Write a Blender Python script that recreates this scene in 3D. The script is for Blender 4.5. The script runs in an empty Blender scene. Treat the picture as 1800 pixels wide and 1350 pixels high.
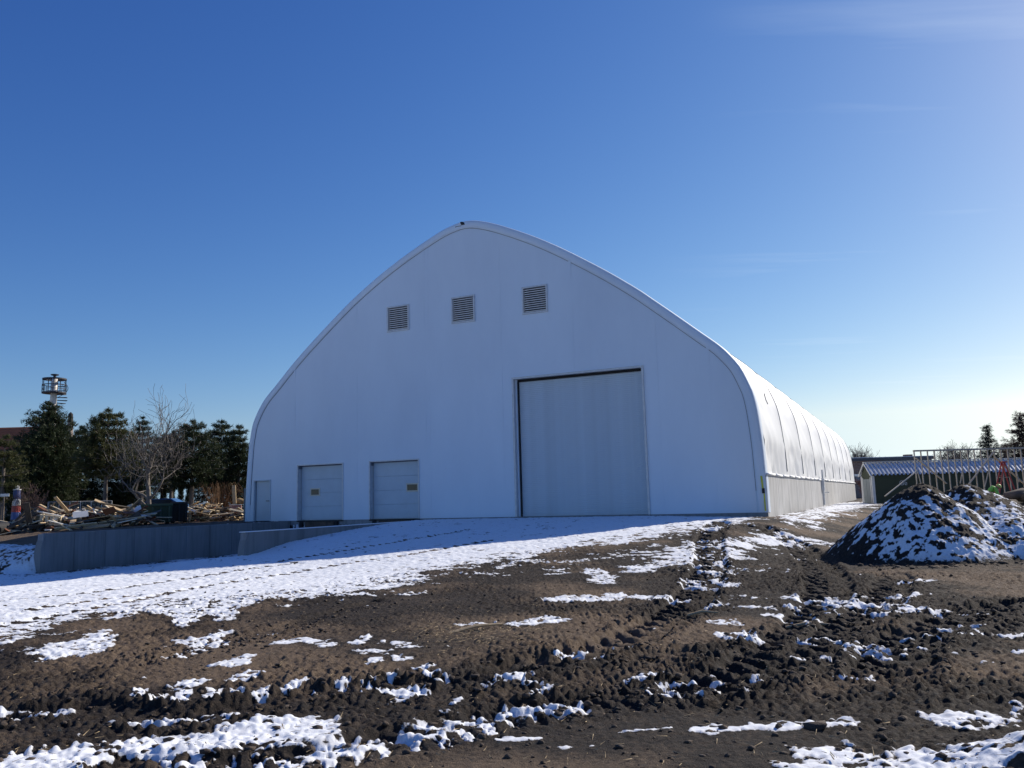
import bpy, math, random
import numpy as np
from mathutils import Vector, Matrix

random.seed(7)
RNG = np.random.default_rng(11)
sc = bpy.context.scene
col = sc.collection

# ------------------------------------------------------------------ camera, sky, sun, exposure
FPX, PITCH, ROLL, EYE = 1459.4, 0.13829, 0.02732, 0.70
cp, sp = math.cos(PITCH), math.sin(PITCH)
cr, sr = math.cos(ROLL), math.sin(ROLL)
fwd = Vector((0, cp, sp)); up0 = Vector((0, -sp, cp)); r0 = Vector((1, 0, 0))
rgt = cr * r0 - sr * up0
upv = sr * r0 + cr * up0
cam_data = bpy.data.cameras.new("camera")
cam_data.sensor_width = 36.0
cam_data.lens = FPX / 1800 * 36.0
cam_data.clip_start = 0.1
cam_data.clip_end = 5000
cam = bpy.data.objects.new("camera", cam_data)
col.objects.link(cam)
M = Matrix.Identity(4)
for i in range(3):
    M[i][0] = rgt[i]; M[i][1] = upv[i]; M[i][2] = -fwd[i]
M[2][3] = EYE
cam.matrix_world = M
sc.camera = cam

SUN_AZ, SUN_EL = math.radians(52.0), math.radians(31.5)
world = bpy.data.worlds.new("World")
sc.world = world
world.use_nodes = True
wn, wl = world.node_tree.nodes, world.node_tree.links
wn.clear()
w_out = wn.new("ShaderNodeOutputWorld"); w_bg = wn.new("ShaderNodeBackground")
sky = wn.new("ShaderNodeTexSky"); sky.sky_type = 'NISHITA'; sky.sun_disc = False
sky.sun_elevation = SUN_EL; sky.sun_rotation = SUN_AZ
sky.altitude = 150; sky.air_density = 1.0; sky.dust_density = 0.36; sky.ozone_density = 2.2
# thin cirrus streaks high up, laid out on a flat cloud deck
tc = wn.new("ShaderNodeTexCoord"); sep = wn.new("ShaderNodeSeparateXYZ")
wl.new(tc.outputs['Generated'], sep.inputs[0])
def wmath(op, a, b=None):
    n = wn.new("ShaderNodeMath"); n.operation = op
    for k, v in enumerate((a, b)):
        if v is None: continue
        if hasattr(v, 'links'): wl.new(v, n.inputs[k])
        else: n.inputs[k].default_value = v
    return n.outputs[0]
zc = wmath('MAXIMUM', sep.outputs[2], 0.03)
u_ = wmath('DIVIDE', sep.outputs[0], zc); v_ = wmath('DIVIDE', sep.outputs[1], zc)
cmb = wn.new("ShaderNodeCombineXYZ"); wl.new(u_, cmb.inputs[0]); wl.new(v_, cmb.inputs[1])
mp = wn.new("ShaderNodeMapping"); mp.inputs['Rotation'].default_value = (0, 0, math.radians(-63)); mp.inputs['Scale'].default_value = (0.28, 2.2, 1)
mp.inputs['Location'].default_value = (0.35, 0.6, 0)
wl.new(cmb.outputs[0], mp.inputs[0])
cn = wn.new("ShaderNodeTexNoise"); cn.inputs['Scale'].default_value = 1.3; cn.inputs['Detail'].default_value = 5; cn.inputs['Roughness'].default_value = 0.55
wl.new(mp.outputs[0], cn.inputs['Vector'])
cr_ = wn.new("ShaderNodeMapRange"); cr_.inputs[1].default_value = 0.56; cr_.inputs[2].default_value = 0.85; cr_.inputs[4].default_value = 0.30
wl.new(cn.outputs[0], cr_.inputs[0])
cmix = wn.new("ShaderNodeMix"); cmix.data_type = 'RGBA'
# the sky is looked up no lower than a few degrees, so that the skyline stays pale blue as in clean winter air
cl_z = wmath('MAXIMUM', sep.outputs[2], 0.085)
sv = wn.new("ShaderNodeCombineXYZ"); wl.new(sep.outputs[0], sv.inputs[0]); wl.new(sep.outputs[1], sv.inputs[1]); wl.new(cl_z, sv.inputs[2])
vn = wn.new("ShaderNodeVectorMath"); vn.operation = 'NORMALIZE'; wl.new(sv.outputs[0], vn.inputs[0]); wl.new(vn.outputs[0], sky.inputs[0])
# colour response of the camera: deeper blue in the dark part of the sky
SKY_STR = 0.095
ssep = wn.new("ShaderNodeSeparateColor"); wl.new(sky.outputs[0], ssep.inputs[0])
scmb = wn.new("ShaderNodeCombineColor")
for k, (pw, gn) in enumerate(((1.62, 1.28), (1.30, 0.985), (0.86, 0.91))):
    v = wmath('MULTIPLY', ssep.outputs[k], SKY_STR); v = wmath('POWER', v, pw); v = wmath('MULTIPLY', v, gn / SKY_STR); wl.new(v, scmb.inputs[k])
# only in the quarter of the sky round the sun's side, as the photograph shows
sunv = wn.new("ShaderNodeVectorMath"); sunv.operation = 'DOT_PRODUCT'; wl.new(tc.outputs['Generated'], sunv.inputs[0]); sunv.inputs[1].default_value = (math.sin(0.66), math.cos(0.66), 0.30)
cm_ = wn.new("ShaderNodeMapRange"); cm_.interpolation_type = 'SMOOTHSTEP'; cm_.inputs[1].default_value = 0.93; cm_.inputs[2].default_value = 1.02; wl.new(sunv.outputs['Value'], cm_.inputs[0])
wl.new(wmath('MULTIPLY', cr_.outputs[0], cm_.outputs[0]), cmix.inputs[0]); wl.new(scmb.outputs[0], cmix.inputs[6])
cmix.inputs[7].default_value = (8.2, 9.2, 10.2, 1)
wl.new(cmix.outputs[2], w_bg.inputs[0])
w_bg.inputs[1].default_value = SKY_STR
wl.new(w_bg.outputs[0], w_out.inputs[0])

sun_d = bpy.data.lights.new("sun", 'SUN'); sun_d.energy = 4.9; sun_d.angle = math.radians(0.53); sun_d.color = (1.0, 0.92, 0.80)
sun = bpy.data.objects.new("sun", sun_d); col.objects.link(sun)
sdir = Vector((math.sin(SUN_AZ) * math.cos(SUN_EL), math.cos(SUN_AZ) * math.cos(SUN_EL), math.sin(SUN_EL)))
sun.rotation_euler = (-sdir).to_track_quat('-Z', 'Y').to_euler()
sun.location = (40, 30, 40)
sc.view_settings.view_transform = 'Standard'
sc.view_settings.look = 'None'
sc.view_settings.exposure = 0.22
sc.view_settings.gamma = 1.0
sc.view_settings.use_curve_mapping = False
sc.cycles.max_bounces = 6

# ------------------------------------------------------------------ helpers
def hash01(ix, iy, seed):
    h = (ix.astype(np.int64) * 374761393 + iy.astype(np.int64) * 668265263 + seed * 974711) & 0xFFFFFFFF
    h = ((h ^ (h >> 13)) * 1274126177) & 0xFFFFFFFF
    h = (h ^ (h >> 16)) & 0xFFFFFFFF
    h = (h * 2246822519) & 0xFFFFFFFF
    return ((h ^ (h >> 15)) & 0xFFFFFF) / float(0xFFFFFF)
def perlin(x, y, seed=0):
    x0 = np.floor(x); y0 = np.floor(y); fx = x - x0; fy = y - y0
    ix = x0.astype(np.int64); iy = y0.astype(np.int64)
    ux = fx * fx * fx * (fx * (fx * 6 - 15) + 10); uy = fy * fy * fy * (fy * (fy * 6 - 15) + 10)
    def g(dx, dy):
        a = hash01(ix + dx, iy + dy, seed) * 2 * np.pi
        return np.cos(a) * (fx - dx) + np.sin(a) * (fy - dy)
    a = g(0, 0); b = g(1, 0); c = g(0, 1); d = g(1, 1)
    return (a + (b - a) * ux + ((c + (d - c) * ux) - (a + (b - a) * ux)) * uy) * 1.5
def fbm(x, y, scale, octv=3, seed=0, gain=0.5):
    s = 0; a = 1.0; f = 1.0 / scale
    for o in range(octv):
        s = s + a * perlin(x * f + 17.3 * o, y * f - 9.1 * o, seed + o); a *= gain; f *= 2.03
    return s
def ridged(x, y, scale, octv=2, seed=0):
    s = 0; a = 1.0; f = 1.0 / scale
    for o in range(octv):
        s = s + a * (1 - 2.2 * np.abs(perlin(x * f, y * f, seed + o))); a *= 0.5; f *= 2.1
    return s
def sstep(a, b, x):
    t = np.clip((x - a) / (b - a), 0, 1)
    return t * t * (3 - 2 * t)
def lerp(a, b, t): return a + (b - a) * t

def tag(o, label=None, cat=None, group=None, kind=None):
    if label: o['label'] = label
    if cat: o['category'] = cat
    if group: o['group'] = group
    if kind: o['kind'] = kind
    return o
def empty(name, loc=(0, 0, 0), rz=0.0):
    o = bpy.data.objects.new(name, None); col.objects.link(o)
    o.location = loc; o.rotation_euler = (0, 0, rz); o.empty_display_size = 0.2
    return o
def thing(name, label, cat, loc=(0, 0, 0), rz=0.0, group=None):
    return tag(empty(name, loc, rz), label, cat, group)
def make_mesh(name, V, F, smooth=False):
    me = bpy.data.meshes.new(name)
    me.from_pydata([tuple(v) for v in V], [], F)
    if smooth: me.polygons.foreach_set('use_smooth', [True] * len(me.polygons))
    me.update()
    return me
def np_mesh(name, V, F, smooth=True):
    """V (n,3) array, F (m,k) array"""
    me = bpy.data.meshes.new(name)
    n, m, k = len(V), len(F), F.shape[1]
    me.vertices.add(n); me.vertices.foreach_set('co', np.ascontiguousarray(V, dtype=np.float32).ravel())
    me.loops.add(m * k); me.loops.foreach_set('vertex_index', np.ascontiguousarray(F, dtype=np.int32).ravel())
    me.polygons.add(m)
    me.polygons.foreach_set('loop_start', np.arange(0, m * k, k, dtype=np.int32))
    if smooth: me.polygons.foreach_set('use_smooth', np.ones(m, dtype=bool))
    me.update(calc_edges=True)
    return me
def put(name, me, m=None, parent=None, kind=None, loc=None, rot=None):
    if m is not None and not me.materials: me.materials.append(m)
    o = bpy.data.objects.new(name, me); col.objects.link(o)
    if parent: o.parent = parent
    if kind: o['kind'] = kind
    if loc is not None: o.location = loc
    if rot is not None: o.rotation_euler = rot
    return o

class MB:
    def __init__(self): self.V = []; self.F = []
    def add(self, V, F):
        b = len(self.V); self.V += [tuple(v) for v in V]; self.F += [tuple(i + b for i in f) for f in F]; return self
    def box(self, x0, x1, y0, y1, z0, z1):
        return self.add([(x0, y0, z0), (x1, y0, z0), (x1, y1, z0), (x0, y1, z0), (x0, y0, z1), (x1, y0, z1), (x1, y1, z1), (x0, y1, z1)],
                        [(3, 2, 1, 0), (4, 5, 6, 7), (0, 1, 5, 4), (1, 2, 6, 5), (2, 3, 7, 6), (3, 0, 4, 7)])
    def bbox(self, x0, x1, y0, y1, z0, z1, b=0.01):
        """box with chamfered edges"""
        V = []; idx = {}
        for sx in (0, 1):
            for sy in (0, 1):
                for sz in (0, 1):
                    X = (x0, x1)[sx]; Y = (y0, y1)[sy]; Z = (z0, z1)[sz]
                    dx, dy, dz = (b, -b)[sx], (b, -b)[sy], (b, -b)[sz]
                    idx[(sx, sy, sz)] = len(V)
                    V += [(X, Y + dy, Z + dz), (X + dx, Y, Z + dz), (X + dx, Y + dy, Z)]
        F = []
        I = lambda a, k: idx[a] + k
        for s in (0, 1):
            q = [(s, 0, 0), (s, 1, 0), (s, 1, 1), (s, 0, 1)]; F.append([I(a, 0) for a in (q if s else q[::-1])])
            q = [(0, s, 0), (0, s, 1), (1, s, 1), (1, s, 0)]; F.append([I(a, 1) for a in (q if s else q[::-1])])
            q = [(0, 0, s), (1, 0, s), (1, 1, s), (0, 1, s)]; F.append([I(a, 2) for a in (q if s else q[::-1])])
        for a in (0, 1):
            for c in (0, 1):
                F.append([I((0, a, c), 1), I((1, a, c), 1), I((1, a, c), 2), I((0, a, c), 2)])
                F.append([I((a, 0, c), 0), I((a, 1, c), 0), I((a, 1, c), 2), I((a, 0, c), 2)])
                F.append([I((a, c, 0), 0), I((a, c, 1), 0), I((a, c, 1), 1), I((a, c, 0), 1)])
        for k, v in idx.items(): F.append([v, v + 1, v + 2])
        return self.add(V, F)
    def tube(self, pts, rad, n=6, cap=True):
        pts = [Vector(p) for p in pts]
        if not hasattr(rad, '__len__'): rad = [rad] * len(pts)
        rings = []; V = []; F = []
        ref = Vector((0, 0, 1))
        for i, p in enumerate(pts):
            t = (pts[min(i + 1, len(pts) - 1)] - pts[max(i - 1, 0)])
            if t.length < 1e-9: t = Vector((0, 0, 1))
            t.normalize()
            a = t.cross(ref)
            if a.length < 0.05: a = t.cross(Vector((1, 0, 0)))
            a.normalize(); b = t.cross(a)
            base = len(V)
            for k in range(n):
                an = 2 * math.pi * k / n
                V.append(p + (a * math.cos(an) + b * math.sin(an)) * rad[i])
            rings.append(base)
        for i in range(len(pts) - 1):
            for k in range(n):
                F.append((rings[i] + k, rings[i] + (k + 1) % n, rings[i + 1] + (k + 1) % n, rings[i + 1] + k))
        if cap:
            F.append(tuple(range(n))[::-1]); F.append(tuple(rings[-1] + k for k in range(n)))
        return self.add(V, F)
    def beam(self, p, q, w, h, up=(0, 0, 1)):
        """rectangular bar from p to q"""
        p, q = Vector(p), Vector(q); t = (q - p).normalized(); a = t.cross(Vector(up))
        if a.length < 0.05: a = t.cross(Vector((0, 1, 0)))
        a.normalize(); b = a.cross(t)
        V = [c + a * sx * w / 2 + b * sy * h / 2 for c in (p, q) for sx, sy in ((-1, -1), (1, -1), (1, 1), (-1, 1))]
        return self.add(V, [(3, 2, 1, 0), (4, 5, 6, 7), (0, 1, 5, 4), (1, 2, 6, 5), (2, 3, 7, 6), (3, 0, 4, 7)])
    def lathe(self, prof, n=16, cx=0, cy=0):
        V = []; F = []
        for r, z in prof:
            for k in range(n):
                a = 2 * math.pi * k / n; V.append((cx + r * math.cos(a), cy + r * math.sin(a), z))
        for i in range(len(prof) - 1):
            for k in range(n):
                F.append((i * n + k, i * n + (k + 1) % n, (i + 1) * n + (k + 1) % n, (i + 1) * n + k))
        F.append(tuple(range(n))[::-1]); F.append(tuple((len(prof) - 1) * n + k for k in range(n)))
        return self.add(V, F)
    def build(self, name, m, parent=None, smooth=False, kind=None, loc=None, rot=None):
        return put(name, make_mesh(name, self.V, self.F, smooth), m, parent, kind, loc, rot)

# ---- materials
def new_mat(name):
    m = bpy.data.materials.new(name); m.use_nodes = True
    nt = m.node_tree; b = nt.nodes['Principled BSDF']
    return m, nt, nt.nodes, nt.links, b
def mat(name, c, rough=0.7, var=0.15, scale=3.0, bump=0.0, bscale=40.0, metal=0.0, c2=None, stretch=None, coords='Object', spec=None):
    m, nt, N, L, b = new_mat(name)
    b.inputs['Roughness'].default_value = rough; b.inputs['Metallic'].default_value = metal
    if spec is not None: b.inputs['Specular IOR Level'].default_value = spec
    t = N.new("ShaderNodeTexCoord"); src = t.outputs[coords]
    if stretch:
        mpn = N.new("ShaderNodeMapping"); mpn.inputs['Scale'].default_value = stretch; L.new(src, mpn.inputs[0]); src = mpn.outputs[0]
    n = N.new("ShaderNodeTexNoise"); n.inputs['Scale'].default_value = scale; n.inputs['Detail'].default_value = 6; n.inputs['Roughness'].default_value = 0.62
    L.new(src, n.inputs['Vector'])
    mx = N.new("ShaderNodeMix"); mx.data_type = 'RGBA'
    c2 = c2 or tuple(v * (1 - 2 * var) for v in c); c1 = tuple(min(v * (1 + var), 0.95) for v in c)
    mx.inputs[6].default_value = (*c1, 1); mx.inputs[7].default_value = (*c2, 1)
    r = N.new("ShaderNodeMapRange"); r.inputs[1].default_value = 0.3; r.inputs[2].default_value = 0.72
    L.new(n.outputs[0], r.inputs[0]); L.new(r.outputs[0], mx.inputs[0]); L.new(mx.outputs[2], b.inputs['Base Color'])
    if bump > 0:
        n2 = N.new("ShaderNodeTexNoise"); n2.inputs['Scale'].default_value = bscale; n2.inputs['Detail'].default_value = 4; L.new(src, n2.inputs['Vector'])
        bp = N.new("ShaderNodeBump"); bp.inputs['Strength'].default_value = bump; bp.inputs['Distance'].default_value = 0.02
        L.new(n2.outputs[0], bp.inputs['Height']); L.new(bp.outputs[0], b.inputs['Normal'])
    return m

# ------------------------------------------------------------------ the lie of the land
YAW = 0.44013; BW = 24.4
ex, ey = math.cos(YAW), -math.sin(YAW)
dx_, dy_ = math.sin(YAW), math.cos(YAW)
LX, LY = 9.00887 - BW * ex, 30.01359 - BW * ey
def to_sd(x, y):
    a, b = x - LX, y - LY
    return a * ex + b * ey, a * dx_ + b * dy_
def from_sd(s, d): return LX + s * ex + d * dx_, LY + s * ey + d * dy_
WALL_A, WALL_B = 2.78, 10.35           # the two dock walls run out from the hall at these stations
LEN_A, LEN_B = 12.4, 11.2
def land(x, y):
    x = np.asarray(x, float); y = np.asarray(y, float)
    s, d = to_sd(x, y)
    yard = -0.90 + 0.07 * perlin(x / 6.0, y / 6.0, 3) - 0.16 * sstep(1, 12, -x) * sstep(25, 8, y)
    zf = -0.05 - 0.10 * sstep(19, 24.4, s)
    k = sstep(24.2, 28.5, s)
    t = sstep(lerp(1.0, -20, k), lerp(17.0, 9.0, k), -d)
    front = lerp(zf, yard, t)
    left = lerp(-1.30, yard, sstep(13.0, 24.0, -d))
    wid = lerp(0.06, 2.6, sstep(11.1, 12.6, -d))
    w = sstep(WALL_B - wid, WALL_B + 0.04, s)
    # snow heaped against the second wall
    front = front - 0.16 * sstep(2.5, 0.0, np.abs(s - 10.9)) * sstep(9.0, 10.8, -d) * sstep(14, 11, -d)
    h = lerp(left, front, w)
    upper = lerp(lerp(0.0, -0.5, sstep(5, 12, -d)), left, sstep(11.7, 13.6, -d))
    u = 1 - sstep(WALL_A - 0.20 - 0.9 * sstep(12.2, 13, -d), WALL_A - 0.10, s)
    h = lerp(h, upper, u)
    inside = (d > -0.02) & (s > -0.3) & (s < 24.6)
    h = np.where(inside, -0.2, h)
    h = h + 0.32 * sstep(6, 22, d) * sstep(29, 34, s)                       # the site rises to the framing
    h = h + 0.72 * np.exp(-(((x - 3.75) / 0.95) ** 2 + ((y - 4.6) / 0.6) ** 2))   # spoil heap by the camera
    return h
def ray(px, py):
    X, Y = px - 900.0, py - 675.0
    X, Y = cr * X - sr * Y, sr * X + cr * Y
    u = -Y / FPX
    return np.array([X / FPX, cp - u * sp, sp + u * cp])
def gpt(px, py):
    """the point of the land seen along that line of sight"""
    v = ray(px, py)
    t = np.concatenate([np.linspace(2, 30, 1400), np.linspace(30.05, 120, 1200)])
    X, Y, Z = v[0] * t, v[1] * t, EYE + v[2] * t
    below = Z < land(X, Y)
    i = int(np.argmax(below)) if below.any() else len(t) - 1
    return X[i], Y[i]
def at(px, py, Y):
    """a point at depth Y on that line of sight"""
    v = ray(px, py); k = Y / v[1]
    return Vector((v[0] * k, Y, EYE + v[2] * k))
def groundz(x, y): return float(land(np.array([x]), np.array([y]))[0])

# ---- polar sheet, fine where the yard is near, reaching the horizon
ang = np.concatenate([np.radians(np.arange(-180, -42, 3.0)), np.radians(np.linspace(-42, 42, 980)), np.radians(np.arange(45, 180, 3.0))])
rr = [0.6, 1.4, 2.2, 2.8, 3.2]
while rr[-1] < 62: rr.append(rr[-1] + 0.011 + 0.0027 * rr[-1])
while rr[-1] < 3000: rr.append(rr[-1] * 1.13)
rr = np.array(rr)
A, R = np.meshgrid(ang, rr)
nr, na = A.shape
GX = (R * np.sin(A)).ravel(); GY = (R * np.cos(A)).ravel()
GH = land(GX, GY)
far = sstep(70, 200, np.hypot(GX, GY))
GH = GH * (1 - far) - 0.3 * far

def polydist(pts, x, y, maxd):
    """distance to a polyline and arc length along it, inf beyond maxd"""
    pts = np.array(pts); D = np.full(x.shape, np.inf); S = np.zeros(x.shape); W_ = np.zeros(x.shape)
    lo = pts.min(0) - maxd; hi = pts.max(0) + maxd
    ii = np.nonzero((x > lo[0]) & (x < hi[0]) & (y > lo[1]) & (y < hi[1]))[0]
    if len(ii) == 0: return D, S, W_
    X, Y = x[ii], y[ii]; dd = np.full(len(ii), np.inf); ss = np.zeros(len(ii)); ww = np.zeros(len(ii)); acc = 0
    for a, b in zip(pts[:-1], pts[1:]):
        v = b - a; l2 = v @ v; l = math.sqrt(l2)
        if l < 1e-6: continue
        t = np.clip(((X - a[0]) * v[0] + (Y - a[1]) * v[1]) / l2, 0, 1)
        ox, oy = X - a[0] - t * v[0], Y - a[1] - t * v[1]
        q = np.hypot(ox, oy); m = q < dd
        dd[m] = q[m]; ss[m] = acc + t[m] * l; ww[m] = ((ox * v[1] - oy * v[0]) / l)[m]
        acc += l
    D[ii] = dd; S[ii] = ss; W_[ii] = ww
    return D, S, W_
def smooth_line(px, n=6):
    """pixel waypoints -> smoothed line on the land"""
    P = np.array([gpt(*p) for p in px])
    if len(P) < 3: return P
    out = []
    Q = np.vstack([2 * P[0] - P[1], P, 2 * P[-1] - P[-2]])
    for i in range(1, len(Q) - 2):
        for k in range(n):
            t = k / n
            out.append(0.5 * ((2 * Q[i]) + (-Q[i - 1] + Q[i + 1]) * t + (2 * Q[i - 1] - 5 * Q[i] + 4 * Q[i + 1] - Q[i + 2]) * t * t + (-Q[i - 1] + 3 * Q[i] - 3 * Q[i + 1] + Q[i + 2]) * t ** 3))
    out.append(P[-1])
    return np.array(out)
def poly_sdf(pts, x, y, maxd=3.0):
    """signed distance to a polygon, positive inside, clipped to +-maxd"""
    pts = np.array(pts); D = np.full(x.shape, maxd); ins = np.zeros(x.shape, bool)
    lo = pts.min(0) - maxd; hi = pts.max(0) + maxd
    ii = np.nonzero((x > lo[0]) & (x < hi[0]) & (y > lo[1]) & (y < hi[1]))[0]
    X, Y = x[ii], y[ii]; dd = np.full(len(ii), maxd); c = np.zeros(len(ii), bool)
    for a, b in zip(pts, np.roll(pts, -1, 0)):
        v = b - a; l2 = max(v @ v, 1e-9)
        t = np.clip(((X - a[0]) * v[0] + (Y - a[1]) * v[1]) / l2, 0, 1)
        dd = np.minimum(dd, np.hypot(X - a[0] - t * v[0], Y - a[1] - t * v[1]))
        cr1 = (a[1] > Y) != (b[1] > Y)
        if b[1] != a[1]: c ^= cr1 & (X < (b[0] - a[0]) * (Y - a[1]) / (b[1] - a[1]) + a[0])
    D[ii] = dd; ins[ii] = c
    return np.where(ins, D, -D)

# ---- where things lie on the yard
TRACKS = [  # (waypoints, half width, depth, lug pitch, lug height, churn)
    ([(250, 1349), (480, 1345), (700, 1303), (900, 1258), (1100, 1228), (1300, 1197), (1480, 1155), (1700, 1105), (1799, 1085)], 0.34, 0.05, 0.21, 0.040, 0.5),
    ([(0, 1262), (150, 1245), (300, 1262), (470, 1235), (640, 1210), (830, 1193), (1010, 1172), (1180, 1150), (1300, 1142)], 0.26, 0.05, 0.23, 0.026, 0.8),
    ([(1265, 918), (1246, 950), (1250, 985), (1232, 1030), (1195, 1075), (1120, 1115), (1010, 1148), (900, 1170)], 0.36, 0.07, 0.42, 0.075, 0.8),
    ([(1335, 925), (1410, 965), (1450, 1010), (1452, 1055), (1415, 1110), (1340, 1165), (1240, 1215)], 0.40, 0.06, 0.40, 0.07, 0.8),
    ([(1570, 1010), (1560, 1050), (1500, 1090), (1440, 1150)], 0.32, 0.05, 0.38, 0.06, 0.7),
    ([(1799, 1060), (1700, 1080), (1600, 1120), (1560, 1180)], 0.36, 0.06, 0.36, 0.06, 0.8),
    ([(300, 1155), (345, 1142), (400, 1128), (470, 1112), (560, 1085), (660, 1058)], 0.20, 0.03, 0.2, 0.025, 0.3),
    ([(0, 1056), (150, 1043), (300, 1021), (420, 1003), (520, 990)], 0.16, 0.03, 0.38, 0.04, 0.0),
    ([(0, 1100), (130, 1076), (230, 1058), (330, 1036), (450, 1017), (600, 992), (720, 975), (860, 950)], 0.15, 0.035, 0.38, 0.04, 0.0),
    ([(60, 1072), (150, 1058), (240, 1047)], 0.14, 0.03, 0.38, 0.04, 0.0),
    ([(500, 985), (640, 962), (760, 942), (830, 930)], 0.13, 0.03, 0.25, 0.02, 0.0),
]
xx, yy = GX, GY
near = np.hypot(xx, yy)
nbig = fbm(xx, yy, 1.9, 3, 21); nmid = fbm(xx, yy, 0.55, 3, 31); nfine = fbm(xx, yy, 0.16, 2, 41)
def billow(x, y, scale, seed): return 2.0 * np.abs(perlin(x / scale, y / scale, seed)) - 0.55
nclod = billow(xx + 0.03 * nmid, yy, 0.21, 51)
ngrit = billow(xx, yy, 0.085, 53); ntiny = perlin(xx / 0.043, yy / 0.043, 71)
relief = 0.011 * nmid + 0.0190 * nclod * sstep(60, 25, near) + 0.0300 * ngrit * sstep(38, 12, near) + 0.010 * nfine + 0.018 * fbm(xx, yy, 1.3, 2, 61)
relief += 0.0120 * ntiny * sstep(17, 7, near)
churn = 0.60 + 0.45 * sstep(-0.3, 0.6, fbm(xx, yy, 3.1, 2, 81))
dry = 0.42 + 1.05 * fbm(xx, yy, 2.4, 3, 91)
trackdirt = np.zeros_like(xx); hollow = np.zeros_like(xx); trk = np.zeros_like(xx); trackbias = np.zeros_like(xx)
for wp, hw, dep, pitch, lug, chn in TRACKS:
    ln = smooth_line(wp)
    D, S, Wd = polydist(ln, xx, yy, 1.1)
    m = np.isfinite(D)
    if not m.any(): continue
    d_ = D[m] + 0.05 * nmid[m]
    chn = chn * 0.8
    core = sstep(hw + 0.05, hw - 0.06, d_); berm = np.exp(-((d_ - hw - 0.09) / 0.09) ** 2)
    ph = 2 * np.pi * (S[m] / pitch + np.abs(Wd[m]) * 2.2 + 0.18 * nmid[m])
    lugp = np.clip(1.8 * np.sin(ph), -1, 1)
    if pitch < 0.22: hollow[m] = np.maximum(hollow[m], core * np.clip(-lugp, 0, 1))
    trackdirt[m] = np.maximum(trackdirt[m], core * (0.45 + 0.55 * lugp))
    edge_ = berm * (0.024 * chn + 0.008) * (0.7 + 0.9 * nmid[m] + 0.5 * ngrit[m])
    trk[m] = (trk[m] * (1 - 0.85 * berm) + edge_) * (1 - core) + core * (-dep + lug * 0.65 * lugp * (0.75 + 0.5 * nfine[m]))
    churn[m] += 0.28 * chn * sstep(hw + 0.45, hw, d_)
    dry[m] -= 0.75 * chn * sstep(hw + 0.5, hw, d_)
    trackbias[m] = np.maximum(trackbias[m], core)
# firm, smoother patches
for wp, w_, f_ in [([(620, 1345), (900, 1325), (1150, 1300), (1290, 1330)], 0.75, 0.75), ([(330, 1195), (420, 1150), (560, 1130), (720, 1135)], 0.6, 0.45), ([(560, 1080), (700, 1062), (800, 1050)], 0.8, 0.45), ([(1120, 1120), (1230, 1105), (1330, 1085)], 0.6, 0.5)]:
    D, S, Wd = polydist(smooth_line(wp), xx, yy, 2.2); m = np.isfinite(D)
    churn[m] *= 1 - f_ * sstep(w_ * 1.5, w_ * 0.6, D[m] + 0.2 * nbig[m])
# drier, paler soil, darker wet soil; near right corner darkened in place of shade
for wp, w_, a_ in [([(120, 1200), (190, 1150), (230, 1090)], 0.7, 0.6), ([(290, 1150), (420, 1160), (480, 1110)], 0.8, 0.55), ([(620, 1170), (760, 1150), (900, 1140)], 0.9, 0.45), ([(1120, 1130), (1200, 1105), (1290, 1090)], 0.7, 0.6), ([(1460, 1200), (1620, 1190), (1799, 1170)], 0.6, 0.45), ([(1560, 1010), (1700, 1015), (1799, 1030)], 1.4, 0.6), ([(1240, 1335), (1330, 1345)], 0.4, 0.7), ([(40, 1290), (120, 1275)], 0.35, 0.7), ([(640, 1340), (900, 1330), (1150, 1310)], 0.5, 0.35),
                   ([(560, 1085), (700, 1065), (850, 1040), (980, 1005)], 1.4, -0.45), ([(1380, 1330), (1480, 1305), (1600, 1300), (1700, 1290), (1799, 1240)], 0.6, -0.9), ([(1100, 1000), (1250, 1010), (1400, 1050)], 2.2, -0.35), ([(1330, 960), (1400, 1000), (1420, 1060)], 1.8, -0.4), ([(0, 945), (60, 950)], 5, 1.3), ([(1420, 930), (1500, 900)], 1.5, 0.5)]:
    D, S, Wd = polydist(smooth_line(wp) if len(wp) > 2 else [gpt(*p) for p in wp], xx, yy, w_ * 2); m = np.isfinite(D)
    dry[m] += a_ * sstep(w_ * 1.6, w_ * 0.3, D[m])

# ---- snow
main = [(-400, 1190), (-60, 1140), (40, 1122), (130, 1108), (195, 1086), (300, 1066), (420, 1056), (520, 1052), (640, 1046), (730, 1018), (800, 1000), (880, 984), (1000, 968), (1100, 952), (1190, 938), (1265, 925), (1320, 914), (1338, 909),
        (1140, 906), (900, 906), (740, 913)]
mainW = [gpt(*p) for p in main] + [from_sd(9.9, -0.1), from_sd(2.9, -0.1), from_sd(2.9, -12.4), from_sd(1.2, -12.6), from_sd(-3, -12.4), from_sd(-9, -12.3), from_sd(-30, -12.5), from_sd(-40, -26)]
B = np.clip(1.1 * poly_sdf(mainW, xx, yy, 2.0), -1.4, 1.5)
side_px = [(1352, 913), (1420, 896), (1470, 884), (1500, 878), (1548, 879), (1530, 888), (1490, 898), (1440, 913), (1385, 920)]
B = np.maximum(B, np.clip(0.9 * poly_sdf([gpt(*p) for p in side_px], xx, yy, 2.0), -1.4, 1.2))
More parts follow.
